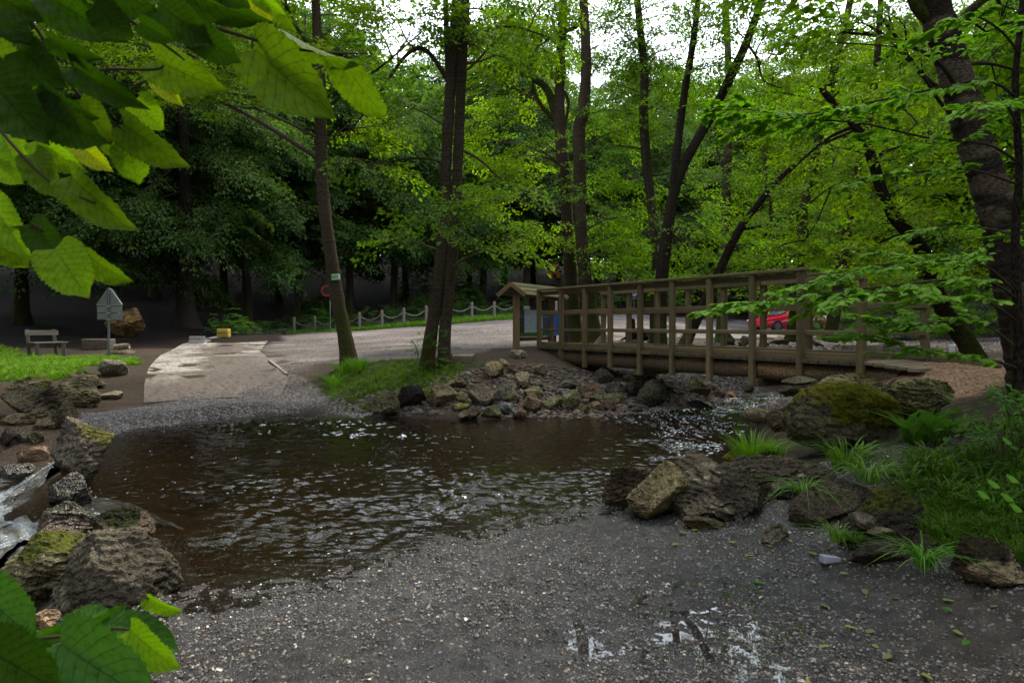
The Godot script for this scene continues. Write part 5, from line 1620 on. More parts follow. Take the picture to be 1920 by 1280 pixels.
func build_board() -> void:
	var a := at(968, 15.4)
	var b := at(1033, 17.0)
	a.y = minf(a.y, 0.92)
	var o := thing("information_board", "roofed wooden information board with a trail map, left of the bridge", "information board", a)
	var wood := Color(0.30, 0.20, 0.11)
	var d := b - a
	d.y = 0
	var u := d.normalized()
	var n := u.cross(Vector3.UP)             # towards the camera's right
	if n.z < 0: n = -n
	beam("post", a - Vector3.UP * 0.1, a + Vector3.UP * 1.22, 0.12, 0.12, o, wood)
	beam("post", a + d - Vector3.UP * 0.1, a + d + Vector3.UP * 1.22, 0.12, 0.12, o, Color(0.22, 0.12, 0.07))
	beam("panel_rail", a + Vector3.UP * 0.19 + u * 0.062, a + d + Vector3.UP * 0.19 - u * 0.062, 0.05, 0.09, o, Color(0.10, 0.07, 0.04))
	beam("panel_rail", a + Vector3.UP * 0.91 + u * 0.062, a + d + Vector3.UP * 0.91 - u * 0.062, 0.05, 0.06, o, Color(0.12, 0.08, 0.05))
	# the printed panel: a map, photographs down both sides, a green strip below
	var im := Image.create(256, 128, false, Image.FORMAT_RGB8)
	im.fill(Color(0.62, 0.66, 0.70))
	rng.seed = 4
	im.fill_rect(Rect2i(0, 0, 44, 128), Color(0.05, 0.07, 0.10))
	im.fill_rect(Rect2i(190, 0, 66, 128), Color(0.10, 0.17, 0.36))
	for k in 5:
		var c := [Color(.10, .16, .22), Color(.22, .30, .34), Color(.08, .20, .34), Color(.22, .16, .10), Color(.05, .10, .06)][k] as Color
		im.fill_rect(Rect2i(3, 3 + k * 21, 38, 16), c)
		im.fill_rect(Rect2i(196, 3 + k * 21, 52, 16), c.lightened(0.12))
	for k in 60:
		var x := rnd(52, 180)
		var y := rnd(6, 98)
		var c := [Color(.25, .50, .62), Color(.45, .60, .45), Color(.60, .35, .30), Color(.35, .40, .55)][k % 4] as Color
		for i in 26:
			x = clampf(x + rnd(-2.5, 2.5), 48, 185)
			y = clampf(y + rnd(-1.6, 1.6), 3, 104)
			im.set_pixel(int(x), int(y), c)
	im.fill_rect(Rect2i(0, 108, 256, 20), Color(0.22, 0.36, 0.10))
	var pm := StandardMaterial3D.new()
	pm.albedo_texture = ImageTexture.create_from_image(im)
	pm.roughness = 0.35
	var s := Shape.new()
	var p0 := a + u * 0.07 + Vector3.UP * 0.24 + n * 0.02
	var p1 := a + d - u * 0.07 + Vector3.UP * 0.24 + n * 0.02
	var hgt := Vector3.UP * 0.63
	var k := s.add(p0 - a, Color.WHITE, Vector2(0, 1))
	s.add(p0 + hgt - a, Color.WHITE, Vector2(0, 0)); s.add(p1 + hgt - a, Color.WHITE, Vector2(1, 0)); s.add(p1 - a, Color.WHITE, Vector2(1, 1))
	s.tri(k, k + 1, k + 2); s.tri(k, k + 2, k + 3)
	put("map_panel", s.mesh(), pm, o)
	beam("back_panel", p0 - n * 0.03 + hgt * 0.5, p1 - n * 0.03 + hgt * 0.5, 0.03, 0.62, o, Color(.12, .09, .06))
	s = Shape.new()
	s.box(Transform3D(Basis(u, Vector3.UP, u.cross(Vector3.UP)), a + u * 0.42 + Vector3.UP * 0.915 + n * 0.05 - a), Vector3(0.28, 0.08, 0.02), 0.004, Color(.6, .6, .6))
	put("plate", s.mesh(), M.paint, o)
	# a small pitched roof of boards
	for side in [-1.0, 1.0]:
		for r in 3:
			var off: Vector3 = n * side * (0.05 + 0.105 * r)
			var y := 1.40 - 0.085 * r
			var s2 := Shape.new()
			var zz: Vector3 = (n * side * 0.8 + Vector3.DOWN * 0.62).normalized()
			s2.box(Transform3D(Basis(u, zz.cross(u) * -1.0, zz), Vector3.ZERO), Vector3(d.length() + 0.42, 0.025, 0.135), 0.005, Color(.27, .235, .12) * rnd(.85, 1.15))
			put("roof_board", s2.mesh(), M.timber, o, Transform3D(Basis(), d * 0.5 + off + Vector3.UP * (y + 0.012 * (2 - r))))
		for e in [0.0, 1.0]:
			var q: Vector3 = a + d * e + u * (e * 2.0 - 1.0) * 0.235
			beam("gable_board", q + Vector3.UP * 1.43, q + n * side * 0.36 + Vector3.UP * 1.17, 0.035, 0.10, o, Color(.34, .23, .13))


func build_fence() -> void:
	var list := [[551, 38], [590, 38], [630, 38], [674, 38], [716, 38], [757, 38.3], [799, 38.6], [842, 39], [885, 39.4], [927, 39.8], [968, 40.2], [1043, 41]]
	var where := ["at the fence's left end by the road", "second from the fence's left end", "half hidden behind the trunk with the number plate", "right of the trunk with the number plate", "fifth from the fence's left end",
		"sixth from the fence's left end", "just left of the twin-trunked alder", "hidden behind the twin-trunked alder", "right of the twin-trunked alder", "between the twin alder and the information board", "behind the left post of the information board", "seen through the bridge's railing"]
	var tops: Array[Vector3] = []
	for i in list.size():
		var p := at(list[i][0], list[i][1])
		var o := thing("bollard", "grey wooden bollard of the chain fence, " + where[i], "bollard", p, "bollards along the road")
		var s := Shape.new()
		s.tube(PackedVector3Array([Vector3(0, -0.2, 0), Vector3(0, 0.3, 0), Vector3(0, 0.92, 0), Vector3(0, 0.98, 0), Vector3(0, 1.0, 0)]), PackedFloat32Array([0.085, 0.085, 0.083, 0.075, 0.05]), 12, nf, 0.05, Color(.26, .22, .20))
		put("post", s.mesh(true), M.timber, o)
		s = Shape.new()
		s.tube(PackedVector3Array([Vector3(0, 0.86, 0), Vector3(0, 0.93, 0)]), PackedFloat32Array([0.089, 0.089]), 12, null, 0, Color(.30, .12, .10), false)
		put("band", s.mesh(true), M.paint, o)
		tops.append(p + Vector3.UP * 0.80)
	for i in tops.size() - 1:
		if i == 10: continue
		var a := tops[i]
		var b := tops[i + 1]
		var pts := PackedVector3Array()
		var rad := PackedFloat32Array()
		for k in 21:
			var t := k / 20.0
			pts.append((a.lerp(b, t) + Vector3.DOWN * 0.30 * (1.0 - pow(2.0 * t - 1.0, 2.0))) - a)
			rad.append(0.022 * (1.0 if k % 2 == 0 else 0.7))
		var s := Shape.new()
		s.tube(pts, rad, 6, null, 0, Color(.36, .34, .33))
		tag(put("chain", s.mesh(true), M.metal, null, Transform3D(Basis(), a)), "sagging chain right of the bollard " + where[i], "chain", "chains between the bollards")


func build_signs() -> void:
	# back of a triangular sign over two plates
	var p := at(203, 19.0)
	var o := thing("road_sign", "grey back of a triangular road sign with two plates on a pole", "road sign", p)
	var grey := Color(.33, .35, .36)
	var h := P(203, 540, 19.0).y - p.y
	var s := Shape.new()
	s.tube(PackedVector3Array([Vector3(0, -0.3, 0), Vector3(0, 1, 0), Vector3(0, h, 0)]), PackedFloat32Array([.032, .032, .032]), 12, null, 0, Color(.16, .18, .20))
	put("pole", s.mesh(true), M.metal, o)
	var m := 19.0 / F
	s = Shape.new()
	var tri := [[0, 0], [4, 1], [24, 30], [23, 33], [-23, 33], [-24, 30], [-4, 1]]
	for z in [-0.055, -0.075]:
		var k := s.v.size()
		for q in tri: s.add(Vector3(q[0] * m, h - q[1] * m, z), grey)
		for i in range(1, tri.size() - 1): s.tri_out(k, k + i, k + i + 1, Vector3(0, h - 0.3, -0.065))
	for i in tri.size(): s.tri_out(i, (i + 1) % 7, i + 7, Vector3(0, h - 0.3, -0.065)); s.tri_out((i + 1) % 7, 7 + (i + 1) % 7, i + 7, Vector3(0, h - 0.3, -0.065))
	put("triangle_plate", s.mesh(), M.metal, o)
	s = Shape.new()
	for e in [[[0, 0], [24, 31]], [[24, 32], [-24, 32]], [[-24, 31], [0, 0]]]:
		var a := Vector3(e[0][0] * m, h - e[0][1] * m, -0.052)
		var b := Vector3(e[1][0] * m, h - e[1][1] * m, -0.052)
		s.tube(PackedVector3Array([a, b]), PackedFloat32Array([.011, .011]), 6, null, 0, Color(.46, .48, .5))
	put("rim", s.mesh(), M.metal, o)
	for y in [40.0, 53.0]:
		s = Shape.new()
		s.box(Transform3D(Basis(), Vector3(0, h - y * m, -0.062)), Vector3(47 * m, 11.6 * m, 0.02), 0.008, grey * (1.05 if y < 45 else 0.95))
		put("plate", s.mesh(), M.metal, o)
	for y in [34.0, 47.0, 59.0]:
		s = Shape.new()
		s.box(Transform3D(Basis(), Vector3(0, h - y * m, 0.0)), Vector3(0.09, 0.028, 0.09), 0.005, Color(.52, .54, .55))
		put("clamp", s.mesh(), M.metal, o)
	# a red-rimmed round sign at the forest edge
	var q := at(619, 39.0)
	o = thing("road_sign", "round red-rimmed road sign on a grey pole behind the number-plate tree", "road sign", q)
	round_sign(o, P(613, 545, 39).y - q.y, .32, Color(.40, .04, .03), Color(.03, .02, .02), -0.18)
	q = at(1189, 50.0)
	o = thing("road_sign", "round white truck-ban sign with a blue plate below, seen through the railing", "road sign", q)
	round_sign(o, P(1189, 551, 50).y - q.y, .21, Color(.45, .06, .05), Color(.72, .72, .74), 0.0)
	var hh := P(1189, 559, 50).y - q.y
	s = Shape.new()
	s.box(Transform3D(Basis(), Vector3(0, hh, 0.06)), Vector3(.40, .14, .02), .004, Color(.06, .12, .32))
	put("plate", s.mesh(), M.paint, o)
	s = Shape.new()
	for e in [[-0.06, 0, 0.03, 0.16], [0.06, 0, 0.03, 0.16], [0, 0.01, 0.10, 0.05]]: s.box(Transform3D(Basis(), Vector3(e[0], P(1189, 551, 50).y - q.y + e[1], 0.085)), Vector3(e[2], e[3], 0.006), 0.001, Color(.03, .03, .03))
	put("symbol", s.mesh(), M.paint, o)
	# the green number plate nailed to the slim alder
	var c := P(629.5, 519, 13.9 - 0.20)
	o = thing("number_plate", "small pale green plate numbered 201 nailed to the slim alder", "plate", c)
	s = Shape.new()
	s.box(Transform3D(), Vector3(.176, .118, .006), .002, Color(.30, .52, .30))
	put("plate", s.mesh(), M.paint, o)
	s = Shape.new()
	s.box(Transform3D(Basis(), Vector3(.062, 0, .004)), Vector3(.038, .10, .004), .001, Color(.62, .68, .66))
	put("strip", s.mesh(), M.paint, o)
	var tm := TextMesh.new()
	var f := SystemFont.new()
	f.font_names = PackedStringArray(["Droid Sans"])
	f.font_weight = 700
	tm.font = f
	tm.text = "201"
	tm.font_size = 64
	tm.pixel_size = 0.0013
	tm.depth = 0.003
	var ink := StandardMaterial3D.new()
	ink.albedo_color = lin(.02, .16, .06)
	put("number", tm, ink, o, Transform3D(Basis(), Vector3(-.02, 0, .006)))
	o.rotation = Vector3(0, 0.05, 0.05)


func round_sign(o: Node3D, h: float, r: float, rim: Color, face: Color, dx: float) -> void:
	var s := Shape.new()
	s.tube(PackedVector3Array([Vector3(0, -0.3, 0), Vector3(0, h + r * 0.6, 0)]), PackedFloat32Array([.032, .032]), 10, null, 0, Color(.26, .28, .30))
	put("pole", s.mesh(true), M.metal, o)
	s = Shape.new()
	s.tube(PackedVector3Array([Vector3(dx, h, 0.04), Vector3(dx, h, 0.06)]), PackedFloat32Array([r, r]), 28, null, 0, rim)
	put("rim", s.mesh(), M.paint, o)
	s = Shape.new()
	s.tube(PackedVector3Array([Vector3(dx, h, 0.061), Vector3(dx, h, 0.068)]), PackedFloat32Array([r * .74, r * .74]), 28, null, 0, face)
	put("disc", s.mesh(), M.paint, o)


func build_furniture() -> void:
	rng.seed = 31
	# the bench on the lawn
	var p := at(88, 21.0)
	var o := thing("park_bench", "weathered wooden bench with one backrest board on the lawn", "bench", p)
	var wood := Color(.24, .215, .19)
	var u := Vector3(0.40, 0, -0.917)
	var n := Vector3(0.917, 0, 0.40)
	for k in 3: beam("seat_board", p - u * .52 + n * (-.13 + .135 * k) + Vector3.UP * .44, p + u * .52 + n * (-.13 + .135 * k) + Vector3.UP * .44, .125, .04, o, vary(wood, .12))
	beam("backrest_board", p - u * .50 - n * .27 + Vector3.UP * .74, p + u * .50 - n * .27 + Vector3.UP * .74, .035, .15, o, wood * 1.25)
	for e in [-.40, .40]:
		beam("leg", p + u * e - n * .20 - Vector3.UP * .05, p + u * e - n * .34 + Vector3.UP * .84, .09, .10, o, wood * .8)
		beam("leg", p + u * e + n * .14 - Vector3.UP * .05, p + u * e + n * .14 + Vector3.UP * .415, .09, .10, o, wood * .8)
		beam("seat_bearer", p + u * e - n * .19 + Vector3.UP * .385, p + u * e + n * .19 + Vector3.UP * .385, .06, .07, o, wood * .8)
	# concrete and stone remnants at the lawn's far edge
	var c := at(184, 24.0)
	var s := Shape.new()
	s.box(Transform3D(Basis(Vector3.UP, -.12), Vector3(0, .17, 0)), Vector3(1.02, .38, .42), .03, Color(.19, .15, .115))
	tag(put("concrete_block", s.mesh(), M.concrete, null, Transform3D(Basis(), c)), "long brown concrete block behind the sign post", "block")
	c = at(227, 23.0)
	s = Shape.new()
	s.tube(PackedVector3Array([Vector3(-.24, .14, 0), Vector3(-.1, .15, 0), Vector3(.1, .17, -.03), Vector3(.24, .18, -.05)]), PackedFloat32Array([.10, .11, .105, .09]), 12, nf, .1, Color(.30, .25, .17))
	tag(put("stone_post", s.mesh(true), M.concrete, null, Transform3D(Basis(), c)), "short round tan stone post lying right of the sign post", "stone post")
	c = at(234, 21.5)
	s = stone(Vector3(.24, .07, .20), 71, 3, 5, Color(.30, .27, .23))
	tag(put("stone_slab", s.mesh(true), M.rock, null, Transform3D(Basis(), c + Vector3.UP * .05)), "flat grey slab below the lying stone post", "slab")
	c = at(212, 21.2)
	s = stone(Vector3(.22, .10, .18), 72, 3, 5, Color(.13, .11, .085))
	tag(put("stone_slab", s.mesh(true), M.rock, null, Transform3D(Basis(), c + Vector3.UP * .06)), "dark low slab at the foot of the sign post", "slab")
	c = at(369, 26.5)
	o = thing("kerb_stones", "pale grey L-shaped kerb stone lying left of the road", "kerb stone", c)
	for e in [[0.0, .26, 0.0, .20], [.06, .08, .20, .20]]:
		s = Shape.new()
		s.box(Transform3D(Basis(Vector3.UP, .35), Vector3(e[0], e[1] * .5, e[2])), Vector3(.56, e[1], e[3]), .015, Color(.30, .29, .28))
		put("step" if e[0] > 0.0 else "upright", s.mesh(), M.concrete, o)
	c = at(419, 29.0)
	o = thing("yellow_barrier", "yellow striped barrier block at the roadside shrubs", "barrier", c)
	for e in [[.10, .50, .26], [.29, .46, .10]]:
		s = Shape.new()
		s.box(Transform3D(Basis(Vector3.UP, -.1), Vector3(0, e[0] + .03, 0)), Vector3(.50 if e[0] > .2 else .52, .17, .26), .02, Color(.50, .33, .05) * (1.0 if e[0] > .2 else .8))
		put("block", s.mesh(), M.paint, o)
	c = at(867, 13.6)
	o = thing("concrete_step", "half-buried concrete step right of the twin-trunked alder", "step", c)
	s = Shape.new()
	s.box(Transform3D(Basis(Vector3.UP, -.1), Vector3(0, .02, 0)), Vector3(.42, .17, .5), .015, Color(.20, .165, .12))
	put("slab", s.mesh(), M.concrete, o)
	s = Shape.new()
	s.box(Transform3D(Basis(Vector3.UP, -.1), Vector3(.02, -.10, .20)), Vector3(.46, .09, .3), .015, Color(.14, .14, .03))
	put("mossy_ledge", s.mesh(), M.moss_rock, o)
	# a splintered snag behind the bridge
	c = at(1063, 18.6)
	o = thing("broken_snag", "thin dead trunk with a splintered orange top behind the information board", "dead tree", c)
	var path := PackedVector3Array()
	for q in [[1063, 655], [1058, 600], [1053, 560], [1048, 530], [1044, 515]]: path.append(P(q[0], q[1], 18.6) - c)
	put("trunk", stem_mesh(path, .12, .09, .3, Color(.09, .07, .05), 10), M.bark, o)
	var top := P(1040, 512, 18.5) - c
	for k in 7:
		var a := top + Vector3(rnd(-.10, .10), rnd(-.14, -.02), rnd(-.08, .08))
		s = Shape.new()
		s.tube(PackedVector3Array([a, a + Vector3(rnd(-.06, .06), rnd(.12, .26), rnd(-.05, .05)), a + Vector3(rnd(-.1, .1), rnd(.26, .36), 0)]), PackedFloat32Array([.055, .045, .008]), 6, nf, .3, Color(.42, .17, .05) * rnd(.6, 1.1))
		put("splinter", s.mesh(), M.log, o)
	beam("broken_branch", P(1026, 502, 18.4), P(1047, 500, 18.5), .06, .05, o, Color(.20, .16, .12))
	beam("broken_branch", P(1040, 503, 18.4), P(1047, 496, 18.4), .09, .06, o, Color(.27, .25, .22))
	# an uprooted stump on the gravel island
	c = on(1190, 645)
	o = thing("uprooted_stump", "dark uprooted stump on the gravel island, seen through the railing", "tree stump", c)
	var dd := -c.z / F
	s = stone(Vector3(20, 13, 16) * dd, 91, 4, 5, Color(.045, .032, .024), {"rough": 2.0, "moss": .15})
	put("root_plate", s.mesh(true), M.bark, o, Transform3D(Basis(), Vector3(8 * dd, 16 * dd, 0)))
	s = Shape.new()
	s.tube(PackedVector3Array([Vector3(-4, 4, 0) * dd, Vector3(-8, 28, 0) * dd, Vector3(-5, 48, 0) * dd]), PackedFloat32Array([14 * dd, 11 * dd, 6 * dd]), 10, nf, .25, Color(.05, .036, .026))
	put("stub", s.mesh(true), M.bark, o)
	for k in 6:
		var a := rnd(-.5, PI + .5)
		s = Shape.new()
		s.tube(PackedVector3Array([Vector3(cos(a) * 8, 14, 5) * dd, Vector3(cos(a) * 24, 8 + sin(a) * 6, 10) * dd, Vector3(cos(a) * 38, 1 + sin(a) * 8, 8) * dd]), PackedFloat32Array([4 * dd, 2.4 * dd, .8 * dd]), 6, nf, .3, Color(.055, .04, .03))
		put("root", s.mesh(true), M.bark, o)
	# a blue bin half hidden by the board
	c = at(1038, 19.5)
	o = thing("litter_bin", "bright blue litter bin half hidden behind the information board", "litter bin", c)
	s = Shape.new()
	s.tube(PackedVector3Array([Vector3(0, .22, 0), Vector3(0, .28, 0), Vector3(0, .80, 0), Vector3(0, .84, 0)]), PackedFloat32Array([.19, .20, .155, .12]), 16, null, 0, Color(.02, .10, .38))
	put("body", s.mesh(true), M.paint, o)
	s = Shape.new()
	s.box(Transform3D(Basis(), Vector3(0, .08, 0)), Vector3(.16, .34, .16), .01, Color(.04, .04, .05))
	put("foot", s.mesh(), M.paint, o)
	# striped boxes on the gravel beyond the wood-chip path
	var bi := 0
	for q in [[1795, 657, 16.0, "small white and red striped box lying on the gravel beyond the path"], [1790, 678, 11.0, "white box with blue stripes on the gravel beside the path's far edge"], [1752, 680, 11.2, "grey and white striped box left of the blue striped box"]]:
		c = P(q[0], q[1], q[2])
		c.y = gy(c.x, c.z)
		o = thing("striped_box", q[3], "box", c)
		s = Shape.new()
		s.box(Transform3D(Basis(), Vector3(0, .09, 0)), Vector3(.26, .20, .2), .006, Color(.62, .62, .66))
		put("body", s.mesh(), M.paint, o)
		for k in 4:
			s = Shape.new()
			s.box(Transform3D(Basis(), Vector3(-.09 + .06 * k, .09, .102)), Vector3(.025, .14, .006), .001, [Color(.45, .05, .07), Color(.08, .14, .32), Color(.16, .16, .18)][bi])
			put("stripe", s.mesh(), M.paint, o)
		bi += 1
	build_car()


func build_car() -> void:
	# a red saloon, nose to the left and turned a little away
	var c := at(1476, 41.0)
	var o := thing("parked_car", "shiny red saloon car parked on the gravel behind the footbridge", "car", c)
	o.rotation.y = 0.30
	var red := Color(.52, .010, .035)
	# stations from nose to tail: x, half width, sill, belt, roof (= belt where there is none), half width of roof
	var st := [[-2.30, .62, .34, .58, .58, .55], [-2.22, .76, .26, .68, .70, .66], [-1.9, .86, .22, .76, .82, .72], [-1.2, .90, .20, .86, .92, .74], [-0.95, .91, .20, .90, .97, .72], [-0.2, .92, .20, .93, 1.33, .60], [0.3, .92, .20, .95, 1.42, .58], [0.9, .92, .20, .98, 1.38, .57], [1.5, .91, .22, 1.02, 1.16, .60], [1.85, .89, .24, 1.03, 1.06, .66], [2.15, .85, .30, 1.0, 1.03, .68], [2.28, .76, .40, .92, .93, .64], [2.33, .66, .48, .80, .80, .58]]
	var s := Shape.new()
	for q in st:
		for sg in [1.0, -1.0]:
			var ring := [[q[1] * .86, q[2]], [q[1] * .97, q[2] + .06], [q[1], (q[2] + q[3]) * .52], [q[1] * .985, q[3] - .05], [q[1] * .94, q[3]], [lerpf(q[5], q[1] * .92, .12), q[4] - .03 * (1.0 if q[4] > q[3] else 0.0)], [q[5] * .75, q[4] + .012], [0.0, q[4] + .03]]
			if sg < 0: ring.reverse()
			for r in ring: s.add(Vector3(q[0], r[1], r[0] * sg), red)
	var w := 16
	for i in st.size() - 1:
		for j in w:
			var a := i * w + j
			var b := i * w + (j + 1) % w
			var mid := Vector3((st[i][0] + st[i + 1][0]) * .5, .6, 0)
			s.tri_out(a, b, a + w, mid)
			s.tri_out(b, b + w, a + w, mid)
	for e in [0, st.size() - 1]:
		var k := s.add(Vector3(st[e][0] * 1.005, (st[e][2] + st[e][3]) * .5, 0), red)
		for j in w: s.tri_out(k, e * w + j, e * w + (j + 1) % w, Vector3(0, .6, 0))
	put("body", s.mesh(true), M.car_paint, o)
	# glass, lamps and trim on both flanks
	for sg in [1.0, -1.0]:
		for g in [["side_window", [[-.78, .945], [-.22, 1.27], [.28, 1.345], [.28, .965]]], ["side_window", [[.34, .967], [.34, 1.345], [.85, 1.315], [1.30, 1.16], [1.12, .995]]]]:
			s = Shape.new()
			var k := 0
			for q in g[1]:
				var t: float = clampf((q[1] - .95) / .42, 0, 1)
				s.add(Vector3(q[0], q[1], sg * (lerpf(.895, .655, t))), Color(.16, .20, .25))
				k += 1
			for i in range(1, k - 1): s.tri_out(0, i, i + 1, Vector3(0, .8, 0))
			put(g[0], s.mesh(), M.dark_glass, o)
		s = Shape.new()
		s.box(Transform3D(Basis(Vector3.UP, .0), Vector3(-.62, .98, sg * 1.0)), Vector3(.16, .12, .14), .03, Color(.10, .01, .02))
		put("wing_mirror", s.mesh(), M.car_paint, o)
		s = Shape.new()
		s.box(Transform3D(Basis(Vector3.UP, sg * .5), Vector3(2.18, .86, sg * .74)), Vector3(.10, .11, .30), .02, Color(.16, .0, .01))
		put("tail_lamp", s.mesh(), M.dark_glass, o)
		s = Shape.new()
		s.box(Transform3D(Basis(Vector3.UP, sg * -.6), Vector3(-2.14, .66, sg * .70)), Vector3(.08, .10, .28), .02, Color(.55, .58, .6))
		put("headlight", s.mesh(), M.dark_glass, o)
		for x in [-1.38, 1.42]:
			s = Shape.new()
			s.tube(PackedVector3Array([Vector3(x, .33, sg * .70), Vector3(x, .33, sg * .925)]), PackedFloat32Array([.335, .335]), 22, null, 0, Color(.012, .012, .013))
			var wh := put("wheel", s.mesh(), M.rubber, o)
			s = Shape.new()
			s.tube(PackedVector3Array([Vector3(x, .33, sg * .90), Vector3(x, .33, sg * .935)]), PackedFloat32Array([.21, .19]), 18, null, 0, Color(.12, .12, .13))
			put("rim", s.mesh(), M.metal, wh)
	for g in [[[-.93, .985], [-.24, 1.325]], [[1.50, 1.175], [.95, 1.385]]]:
		s = Shape.new()
		for q in [[g[0][0], g[0][1], .70], [g[1][0], g[1][1], .54], [g[1][0], g[1][1], -.54], [g[0][0], g[0][1], -.70]]: s.add(Vector3(q[0] + signf(q[0]) * .02, q[1] + .035, q[2]), Color(.10, .12, .15))
		s.tri_out(0, 1, 2, Vector3(0, .8, 0)); s.tri_out(0, 2, 3, Vector3(0, .8, 0))
		put("windscreen" if g[0][0] < 0 else "rear_window", s.mesh(), M.dark_glass, o)


# ------------------------------------------------------------------ undergrowth

func grass_tuft(n: int, h: float, w: float, spread: float, arch: float, seed_: int) -> ArrayMesh:
	rng.seed = seed_
	var s := Shape.new()
	for i in n:
		var a := rnd(0, TAU)
		var dir := Vector3(cos(a), 0, sin(a))
		var side := Vector3(-sin(a), 0, cos(a))
		var l := h * rnd(0.55, 1.15)
		var out := l * arch * rnd(0.2, 1.1)
		var p0 := dir * spread * sqrt(rng.randf()) * 0.5
		var c := Color(1, 1, 1) * rnd(0.6, 1.25)
		var prev := -1
		for k in 5:
			var t := k / 4.0
			var p := p0 + dir * out * t * t + Vector3.UP * l * (t - 0.42 * arch * t * t * t)
			var ww := w * (1.0 - t * t) * 0.5 + 0.0006
			var q := s.add(p - side * ww, c)
			s.add(p + side * ww + dir * ww * 0.4, c)
			if prev >= 0:
				s.tri(prev, q, prev + 1)
				s.tri(prev + 1, q, q + 1)
			prev = q
	return s.mesh()


func scatter_grass(called: String, label: String, poly: PackedVector2Array, n: int, meshes: Array, tone: Color, lo: float, hi: float) -> void:
	var a := poly[0]
	var b := poly[0]
	for q in poly:
		a = a.min(q)
		b = b.max(q)
	for m in meshes:
		var xf: Array[Transform3D] = []
		var tint := PackedColorArray()
		var tries := 0
		while xf.size() < n / meshes.size() and tries < 60000:
			tries += 1
			var p := Vector2(rnd(a.x, b.x), rnd(a.y, b.y))
			if not inside(poly, p.x, p.y): continue
			var k := nz.get_noise_2d(p.x * 4.0, p.y * 4.0)
			if k < rnd(-0.6, 0.0): continue
			xf.append(Transform3D(Basis(Vector3.UP, rnd(0, TAU)).scaled(Vector3.ONE * rnd(lo, hi)), Vector3(p.x, gy(p.x, p.y) - 0.015, p.y)))
			tint.append(vary(tone, 0.3))
		tag(many(called, m, M.grass, xf, tint), label)


func tuft(label: String, px: float, py: float, d: float, m: ArrayMesh, size: float, tone: Color, lift := 0.0) -> void:
	var p := P(px, py, d) + Vector3.UP * lift
	var s := Shape.new()
	var a := m.surface_get_arrays(0)
	s.v = a[Mesh.ARRAY_VERTEX]
	s.ix = a[Mesh.ARRAY_INDEX]
	s.u.resize(s.v.size())
	for c in a[Mesh.ARRAY_COLOR]: s.c.append(c * tone)
	tag(put("grass_tuft", s.mesh(), M.grass, null, Transform3D(Basis(Vector3.UP, px).scaled(Vector3.ONE * size), p)), label, "grass tuft", "grass tufts on the near right bank")


func bush(called: String, label: String, category: String, foot: Vector3, r: Vector3, n: int, kind: String, tone: Color, group := "", scale_ := 1.0) -> void:
	rng.seed = hash(label)
	var o := thing(called, label, category, foot, group)
	var s := Shape.new()
	var xf: Array[Transform3D] = []
	var tint := PackedColorArray()
	for i in maxi(3, n / 6):
		var e := Vector3(rnd(-1, 1) * r.x, rnd(0.5, 1.0) * r.y, rnd(-1, 1) * r.z) * 0.8
		s.tube(PackedVector3Array([Vector3(e.x * 0.2, -0.05, e.z * 0.2), e * Vector3(0.5, 0.6, 0.5), e]), PackedFloat32Array([.012, .008, .003]) , 5, null, 0, Color(.05, .06, .02), false)
	for i in n:
		var u := Vector3(rng.randfn() * 0.45, 0, rng.randfn() * 0.45)
		var p := Vector3(u.x * r.x, rnd(0.12, 1.0) * r.y * (1.0 - 0.5 * minf(1.0, u.length())), u.z * r.z)
		xf.append(Transform3D((Basis(Vector3.UP, rnd(0, TAU)) * Basis(Vector3.BACK, rnd(-0.6, 0.7))).scaled(Vector3.ONE * scale_ * rnd(0.6, 1.1)), p))
		tint.append(vary(tone, 0.25))
	put("stems", s.mesh(true), M.twig, o).set_meta("kind", "stuff")
	many("leaves", spray(kind), M.leaf, xf, tint, o)


